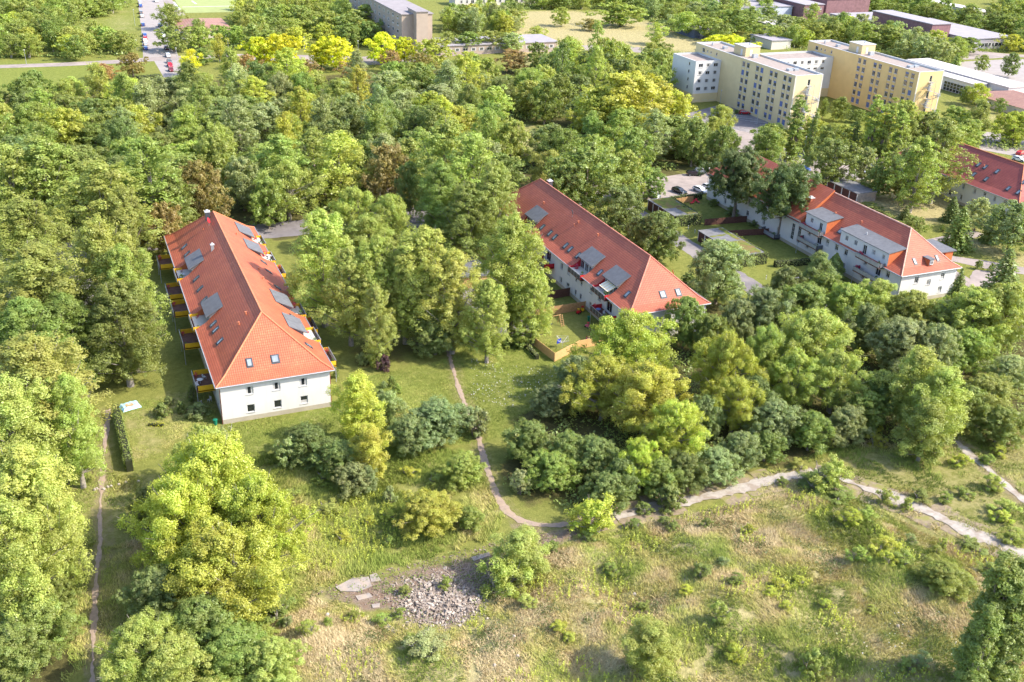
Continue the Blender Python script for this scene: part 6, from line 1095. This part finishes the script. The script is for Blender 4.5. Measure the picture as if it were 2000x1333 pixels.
# ------------------------------------------------------------------ the woods: every crown a tree of its own
WOODS=[ # name phrase, ground outline in the photo, spacing m, colour weights
('in the big wood',[(-90,505),(100,440),(310,455),(430,445),(560,440),(640,430),(800,392),(1000,392),(1190,357),(1270,345),(1335,325),(1330,300),(1200,290),(1150,250),(1130,200),(1060,190),(1000,180),(880,175),(700,190),(540,190),(470,195),(380,205),(320,215),(230,215),(150,215),(-90,225)],12.0,'mg lm lm lg lg mg dg mg bg yl lm gg lm mg'.split(),1),
('behind the bright yellow trees',[(350,95),(400,100),(470,100),(590,96),(730,96),(740,70),(730,20),(480,20),(460,60)],10.5,'lm lm mg yl yl mg'.split(),0),
('right of the slab block',[(860,88),(870,50),(1000,30),(1010,50),(1000,92),(930,94)],9,'lm mg gg yl lg'.split(),0),
('in the upper left park',[(-60,85),(140,60),(165,85),(245,95),(255,112),(130,115),(60,113),(-60,118)],10,'mg lm mg lm yl'.split(),0),
('at the top left corner',[(-60,55),(-60,10),(180,10),(262,5),(262,10),(180,42),(60,58)],11,'lm mg lg'.split(),0),
('below the yellow meadow',[(1020,140),(1180,125),(1310,130),(1320,150),(1310,215),(1190,220),(1120,190),(1060,185)],10.5,'gg mg lm lg dg'.split(),1),
('beyond the yellow meadow',[(1010,22),(1180,18),(1250,30),(1300,60),(1430,62),(1480,66),(1510,50),(1500,20),(1490,0),(1010,0)],11.5,'mg lm gg mg'.split(),0),
('behind the left yellow block',[(1360,92),(1480,85),(1530,98),(1590,100),(1585,85),(1600,62),(1540,62),(1490,80)],10,'gg lm yl mg'.split(),0),
('behind the right yellow block',[(1605,88),(1700,100),(1860,135),(1880,118),(1900,104),(1990,104),(2080,110),(2080,95),(1960,95),(1850,92),(1790,88),(1700,72),(1640,60),(1600,66)],10,'lm gg mg yl lm'.split(),0),
('at the top right corner',[(1640,32),(1720,28),(1800,44),(1960,78),(2080,80),(2080,10),(1960,10),(1930,52),(1820,32),(1790,8),(1700,10)],12,'mg lm dg'.split(),0),
('below the yellow blocks',[(1460,300),(1540,285),(1600,285),(1640,290),(1760,268),(1800,262),(1880,265),(1960,275),(2060,280),(2060,300),(1930,292),(1800,300),(1700,306),(1640,315),(1560,335),(1460,338),(1430,320)],11,'lm yl lm mg gg'.split(),0),
('beside the pale car park',[(1330,300),(1400,300),(1440,330),(1400,335),(1335,325)],9,'mg dg'.split(),1),
('behind the lowest garages',[(1560,600),(1660,610),(1700,640),(1620,660),(1500,640),(1480,620)],7,'mg dg lm'.split(),0),
]
KEEP=[ (60,480,120,500)]
EXC=[(130,424,210,460),(45,478,76,516),(134,426,152,524),(205,552,264,570),(208,268,284,342),(322,258,348,350),(184,150,212,222),(192,196,206,200),(384,380,440,470)]
occ=[(a,b,c) for a,b,c,_ in TREES]
ROADS=[G(q) for q in ([(268,-6),(318,-6),(330,60),(352,120),(354,152),(320,152),(300,118),(276,60)],[(-40,140),(-40,127),(345,108),(600,106),(700,110),(880,96),(1000,90),(1300,96),(1300,110),(1000,105),(760,130),(600,126),(345,119),(240,126)],[(335,-10),(475,-8),(470,8),(460,24),(356,26)],[(985,250),(1110,245),(1130,300),(990,290)],[(1235,262),(1420,205),(1530,262),(1500,300),(1330,292),(1240,290)],[(1860,150),(2080,120),(2080,240),(1900,190)])]
its=[]; nau=0
for wi,(nm,ol,spc,cols,mono) in enumerate(WOODS):
    P=G(ol); x0,x1=min(q[0] for q in P),max(q[0] for q in P); y0,y1=min(q[1] for q in P),max(q[1] for q in P); rd=random.Random(wi+20); r=0; y=y0
    while y<y1:
        x=x0+(spc*.5 if r%2 else 0)
        while x<x1:
            X,Y=x+rd.uniform(-.33,.33)*spc,y+rd.uniform(-.33,.33)*spc; x+=spc
            ax,ay=np.array([X]),np.array([Y])
            if pdist(ax,ay,P)[0]<0: continue
            if any(a<X<c and b<Y<d for a,b,c,d in EXC): continue
            if any(pdist(ax,ay,q)[0]>-2.5 for q in ROADS): continue
            wd=spc*rd.uniform(.95,1.4)
            if any((X-a)**2+(Y-b)**2<((c+wd)*.27)**2 for a,b,c in occ): continue
            q=proj([(X,Y,8)])[0]
            if not(-70<q[0]<2070 and -70<q[1]): continue
            k=vnoise([X],[Y],38,31+wi)[0]*.6+rd.random()*.4; ck=cols[int(k*len(cols)*1.3-len(cols)*.15)%len(cols)]
            kd=rd.choice(['round','round','round','robinia','tall','round','poplar'] if mono else ['round','round','robinia','round','tall']); h={'round':rd.uniform(10,15),'robinia':rd.uniform(11,15),'tall':rd.uniform(13,18),'poplar':rd.uniform(15,20)}[kd]; 
            if not mono: h*=.8
            if kd in('tall','poplar'): wd*=.8
            e=plant(X,Y,h,wd,kd,ck,'',('trees '+nm)); occ.append((X,Y,wd*.9)); nau+=1
            shp={'round':'round-crowned','robinia':'loose-crowned','tall':'slender','poplar':'poplar-shaped'}[kd]; band=''
            if wi==0: band=('front edge','middle','far edge')[0 if Y<265 else 1 if Y<340 else 2] if True else ''
            its.append((q[0],(CNAME[ck],shp,nm,band),e))
        y+=spc*.87; r+=1
ITS_WOOD=its
print('auto trees',nau,'all',len(TREES))
BT=[(t[2]/math.hypot(t[0],t[1],CAMH),t[3]) for t in TREES if t[3].name.startswith('broadleaf_tree')]; BT.sort(key=lambda a:-a[0]); PV=[];PF=[];PA=[];PC=[];nv=0
for _,e in BT[285:]:
    mw=Matrix.Translation(e.location)@e.rotation_euler.to_matrix().to_4x4()@Matrix.Diagonal((*e.scale,1)); ch={c.name.split('.')[0]:c for c in e.children}; o=ch['crown']; me=o.data
    v=np.empty(len(me.vertices)*3,np.float32); me.vertices.foreach_get('co',v); v=v.reshape(-1,3)@np.array(mw.to_3x3()).T+np.array(mw.translation); a=np.empty(len(me.polygons),np.float32); me.attributes['v'].data.foreach_get('value',a); PV.append(v); PF.append(np.arange(len(v)).reshape(-1,4)+nv); nv+=len(v); PA.append(a); PC.append(np.tile(np.array(o.color),(len(a),1)))
    for c in list(e.children): bpy.data.objects.remove(c)
    bpy.data.objects.remove(e)
TREES=TREES[:0]
gone=set(id(e) for _,e in BT[285:])
if PV:
    fm=LEAF.copy(); fn=fm.node_tree; at2=fn.nodes.new('ShaderNodeAttribute'); at2.attribute_name='col'; oi=[n for n in fn.nodes if n.type=='OBJECT_INFO'][0]
    for l in list(oi.outputs['Color'].links): fn.links.new(at2.outputs['Color'],l.to_socket)
    me=fastmesh('distant_trees',np.concatenate(PV),np.concatenate(PF),[fm],np.concatenate(PA)); ca=me.attributes.new('col','FLOAT_COLOR','FACE') if False else me.attributes.new('col','FLOAT_VECTOR','FACE'); ca.data.foreach_set('vector',np.concatenate(PC)[:,:3].astype(np.float32).ravel()); tag(obj('distant_trees',me),kind='stuff')
autolabel([(a,k,(lambda s_,e=e:e.__setitem__('label',s_))) for a,k,e in ITS_WOOD if id(e) not in gone],lambda k,i,n:('%s%s %s tree %s %s'%(ordtxt(i,n),k[0],k[1],k[2],k[3])).strip())
# undergrowth of the woods: nobody could count it
rng=np.random.default_rng(77); C=[];Nn=[]
for (nm,ol,spc,cols,mono) in WOODS:
    P=G(ol); A=.5*abs(sum(P[i][0]*P[(i+1)%len(P)][1]-P[(i+1)%len(P)][0]*P[i][1] for i in range(len(P)))); n=int(A/13); q=scatter(P,n,rng)
    for a,b,c,d in EXC: q=q[~((q[:,0]>a)&(q[:,0]<c)&(q[:,1]>b)&(q[:,1]<d))]
    for rr in ROADS: q=q[pdist(q[:,0],q[:,1],rr)<-1.5]
    k=22; c=np.repeat(np.c_[q,np.full(len(q),.8)],k,0)+rng.normal(size=(len(q)*k,3))*np.array((1.0,1.0,.7)); c[:,2]=np.abs(c[:,2]); C.append(c); Nn.append(np.tile((0,-.3,1.),(len(c),1)))
C=np.concatenate(C);Nn=np.concatenate(Nn); V,Fq,v=leaf_cards(C,Nn,.7,rng,rng.uniform(0,.8,len(C)))
tag(obj('undergrowth',fastmesh('undergrowth',V,Fq,[LEAF],v),color=COLS['mg']),kind='stuff')
BELT=G([(1000,850),(1180,780),(1300,640),(1500,610),(1900,600),(2080,620),(2080,830),(1900,840),(1750,850),(1560,880),(1330,950),(1060,1000),(990,960)])
q=scatter(BELT,900,rng); q=q[ldist(q[:,0],q[:,1],P_main)>1.5]; k=34; c=np.repeat(np.c_[q,np.full(len(q),.6)],k,0)+rng.normal(size=(len(q)*k,3))*np.array((.8,.8,.5)); c[:,2]=np.abs(c[:,2])
V,Fq,v=leaf_cards(c,np.tile((0,-.3,1.),(len(c),1)),.34,rng,rng.uniform(0,.8,len(c))); tag(obj('undergrowth',fastmesh('undergrowth',V,Fq,[LEAF],v),color=COLS['mg']),kind='stuff')
# ------------------------------------------------------------------ grass and weeds of the rough ground
mgr,nt,p=_new('grass_blade'); a_=nt.nodes.new('ShaderNodeAttribute'); a_.attribute_name='v'; cr=nt.nodes.new('ShaderNodeValToRGB'); nt.links.new(a_.outputs['Fac'],cr.inputs[0]); el=cr.color_ramp.elements
el[0].position=0; el[0].color=(.20,.26,.05,1); el[1].position=1; el[1].color=(.60,.51,.30,1)
for ps,c in ((.3,(.33,.37,.09,1)),(.55,(.47,.43,.15,1)),(.75,(.54,.44,.23,1)),(.9,(.48,.37,.23,1))): x=el.new(ps); x.color=c
nt.links.new(cr.outputs[0],p.inputs['Base Color']); p.inputs['Roughness'].default_value=.8; p.inputs['Specular IOR Level'].default_value=.15
def blades(pts,hts,vals,nb,rng,wid=.045,lean=.5):
    n=len(pts); z=th(pts[:,0],pts[:,1]); B=np.repeat(np.c_[pts,z],nb,0); H_=np.repeat(hts,nb)*rng.uniform(.6,1.2,n*nb); vv=np.clip(np.repeat(vals,nb)+rng.normal(size=n*nb)*.09,0,1)
    B[:,:2]+=rng.normal(size=(n*nb,2))*.14; a=rng.uniform(0,6.283,n*nb); wv=np.stack([np.cos(a),np.sin(a),0*a],1)*(wid*rng.uniform(.6,1.3,n*nb))[:,None]
    ln=rng.normal(size=(n*nb,2))*lean*H_[:,None]; ln[:,0]+=np.repeat((vnoise(pts[:,0],pts[:,1],5,41)-.5)*1.3,nb)*H_; ln[:,1]+=np.repeat((vnoise(pts[:,0],pts[:,1],5,42)-.5)*1.3,nb)*H_
    T_=B+np.c_[ln,H_]; V=np.empty((n*nb*3,3)); V[0::3]=B-wv; V[1::3]=B+wv; V[2::3]=T_; return V,np.arange(n*nb*3).reshape(-1,3),vv
paths_d=lambda q: np.minimum(np.minimum(ldist(q[:,0],q[:,1],P_main),ldist(q[:,0],q[:,1],P_main2)),np.minimum(ldist(q[:,0],q[:,1],P_left),ldist(q[:,0],q[:,1],P_right)))
def grass(name,poly,n,h,base,spread,rng,nb=5,wid=.05,thin=.35,lean=.5,bare=True):
    q=scatter(poly,n,rng); q=q[paths_d(q)>.45+.5*vnoise(q[:,0],q[:,1],1.5,81)]; q=q[pdist(q[:,0],q[:,1],RUBBLE)+(vnoise(q[:,0],q[:,1],1.6,91)-.5)*3.5<-.2] if bare else q
    dens=vnoise(q[:,0],q[:,1],3.2,51)*.6+vnoise(q[:,0],q[:,1],1.1,52)*.4; q=q[dens>thin]
    hv=h*(.45+1.1*vnoise(q[:,0],q[:,1],4.3,53)); val=base+spread*((vnoise(q[:,0],q[:,1],7,54)-.5)*1.3+(vnoise(q[:,0],q[:,1],2.2,55)-.5)*.9)
    V,Fq,v=blades(q,hv,np.clip(val,0,1),nb,rng,wid,lean); tag(obj(name,fastmesh(name,V,Fq,[mgr],v)),kind='stuff')
grass('meadow_grass',MEADOW,62000,.44,.56,.85,rng,6,.035,.22)
grass('meadow_grass',WASTE,12000,.4,.42,.8,rng,4,.04,.42)
grass('rough_grass',G([(440,905),(620,870),(900,880),(960,950),(985,1010),(960,1060),(640,1150),(480,1250),(480,1000)]),20000,.55,.22,.5,rng,5,.04,.3)
grass('rough_grass',G([(150,900),(290,940),(300,1100),(260,1345),(120,1345),(150,1100)]),7000,.35,.35,.6,rng,4,.04,.42)
grass('lawn_grass',G([(440,830),(650,795),(700,740),(880,700),(900,650),(1040,660),(1130,700),(1150,760),(1040,800),(960,860),(900,870),(620,865),(450,900)]),26000,.14,.12,.45,rng,4,.035,.2,bare=False)
grass('lawn_grass',G([(240,790),(420,760),(420,850),(300,900),(250,930)]),5000,.12,.2,.45,rng,4,.035,.3,bare=False)
# tall goldenrod-like weeds in clumps
q=scatter(MEADOW,5200,rng); q=q[paths_d(q)>1.5]; q=q[vnoise(q[:,0],q[:,1],4.5,61)>.60]; q2=scatter(G([(560,1000),(760,960),(780,1060),(700,1110),(600,1130)]),500,rng); q=np.concatenate([q,q2])
C=[];k=16
for i in range(k): t=(i+.5)/k; C.append(np.c_[q+rng.normal(size=q.shape)*.10*(1-t*.6),th(q[:,0],q[:,1])+t*1.05*rng.uniform(.7,1.1,len(q))])
C=np.concatenate(C); V,Fq,v=leaf_cards(C,np.tile((0,0,.6),(len(C),1)),.15,rng,rng.uniform(.2,.9,len(C))); tag(obj('tall_weeds',fastmesh('tall_weeds',V,Fq,[LEAF],v),color=COLS['yl']),kind='stuff')
q=scatter(RUBBLE,150,rng); c=np.repeat(np.c_[q,th(q[:,0],q[:,1])+.15],18,0)+rng.normal(size=(len(q)*18,3))*np.array((.3,.3,.14)); c[:,2]=np.abs(c[:,2])
V,Fq,v=leaf_cards(c,np.tile((0,0,1.),(len(c),1)),.16,rng,rng.uniform(0,.8,len(c))); tag(obj('rubble_weeds',fastmesh('rubble_weeds',V,Fq,[LEAF],v),color=(.22,.28,.08)),kind='stuff')
# small white flowers in grass and lawn
q=np.concatenate([scatter(G([(920,700),(1040,720),(1090,730),(1000,800),(920,780)]),350,rng),scatter(G([(1700,1200),(1900,1180),(1880,1330),(1650,1330)]),90,rng)]); C=np.c_[q,th(q[:,0],q[:,1])+.2]
V,Fq,v=leaf_cards(C,np.tile((0,0,1.),(len(C),1)),.16,rng,rng.uniform(0,1,len(C))); tag(obj('white_flowers',fastmesh('white_flowers',V,Fq,[M_white],v)),kind='stuff')
# low herb cover
q=scatter(MEADOW,2400,rng); q=q[(vnoise(q[:,0],q[:,1],3.1,71)>.57)&(paths_d(q)>1.2)]; k=26; c=np.repeat(np.c_[q,th(q[:,0],q[:,1])+.25],k,0)+rng.normal(size=(len(q)*k,3))*np.array((.45,.45,.16))
V,Fq,v=leaf_cards(c,np.tile((0,0,1.),(len(c),1)),.18,rng,rng.uniform(0,.8,len(c))); tag(obj('herb_cover',fastmesh('herb_cover',V,Fq,[LEAF],v),color=(.12,.15,.045)),kind='stuff')
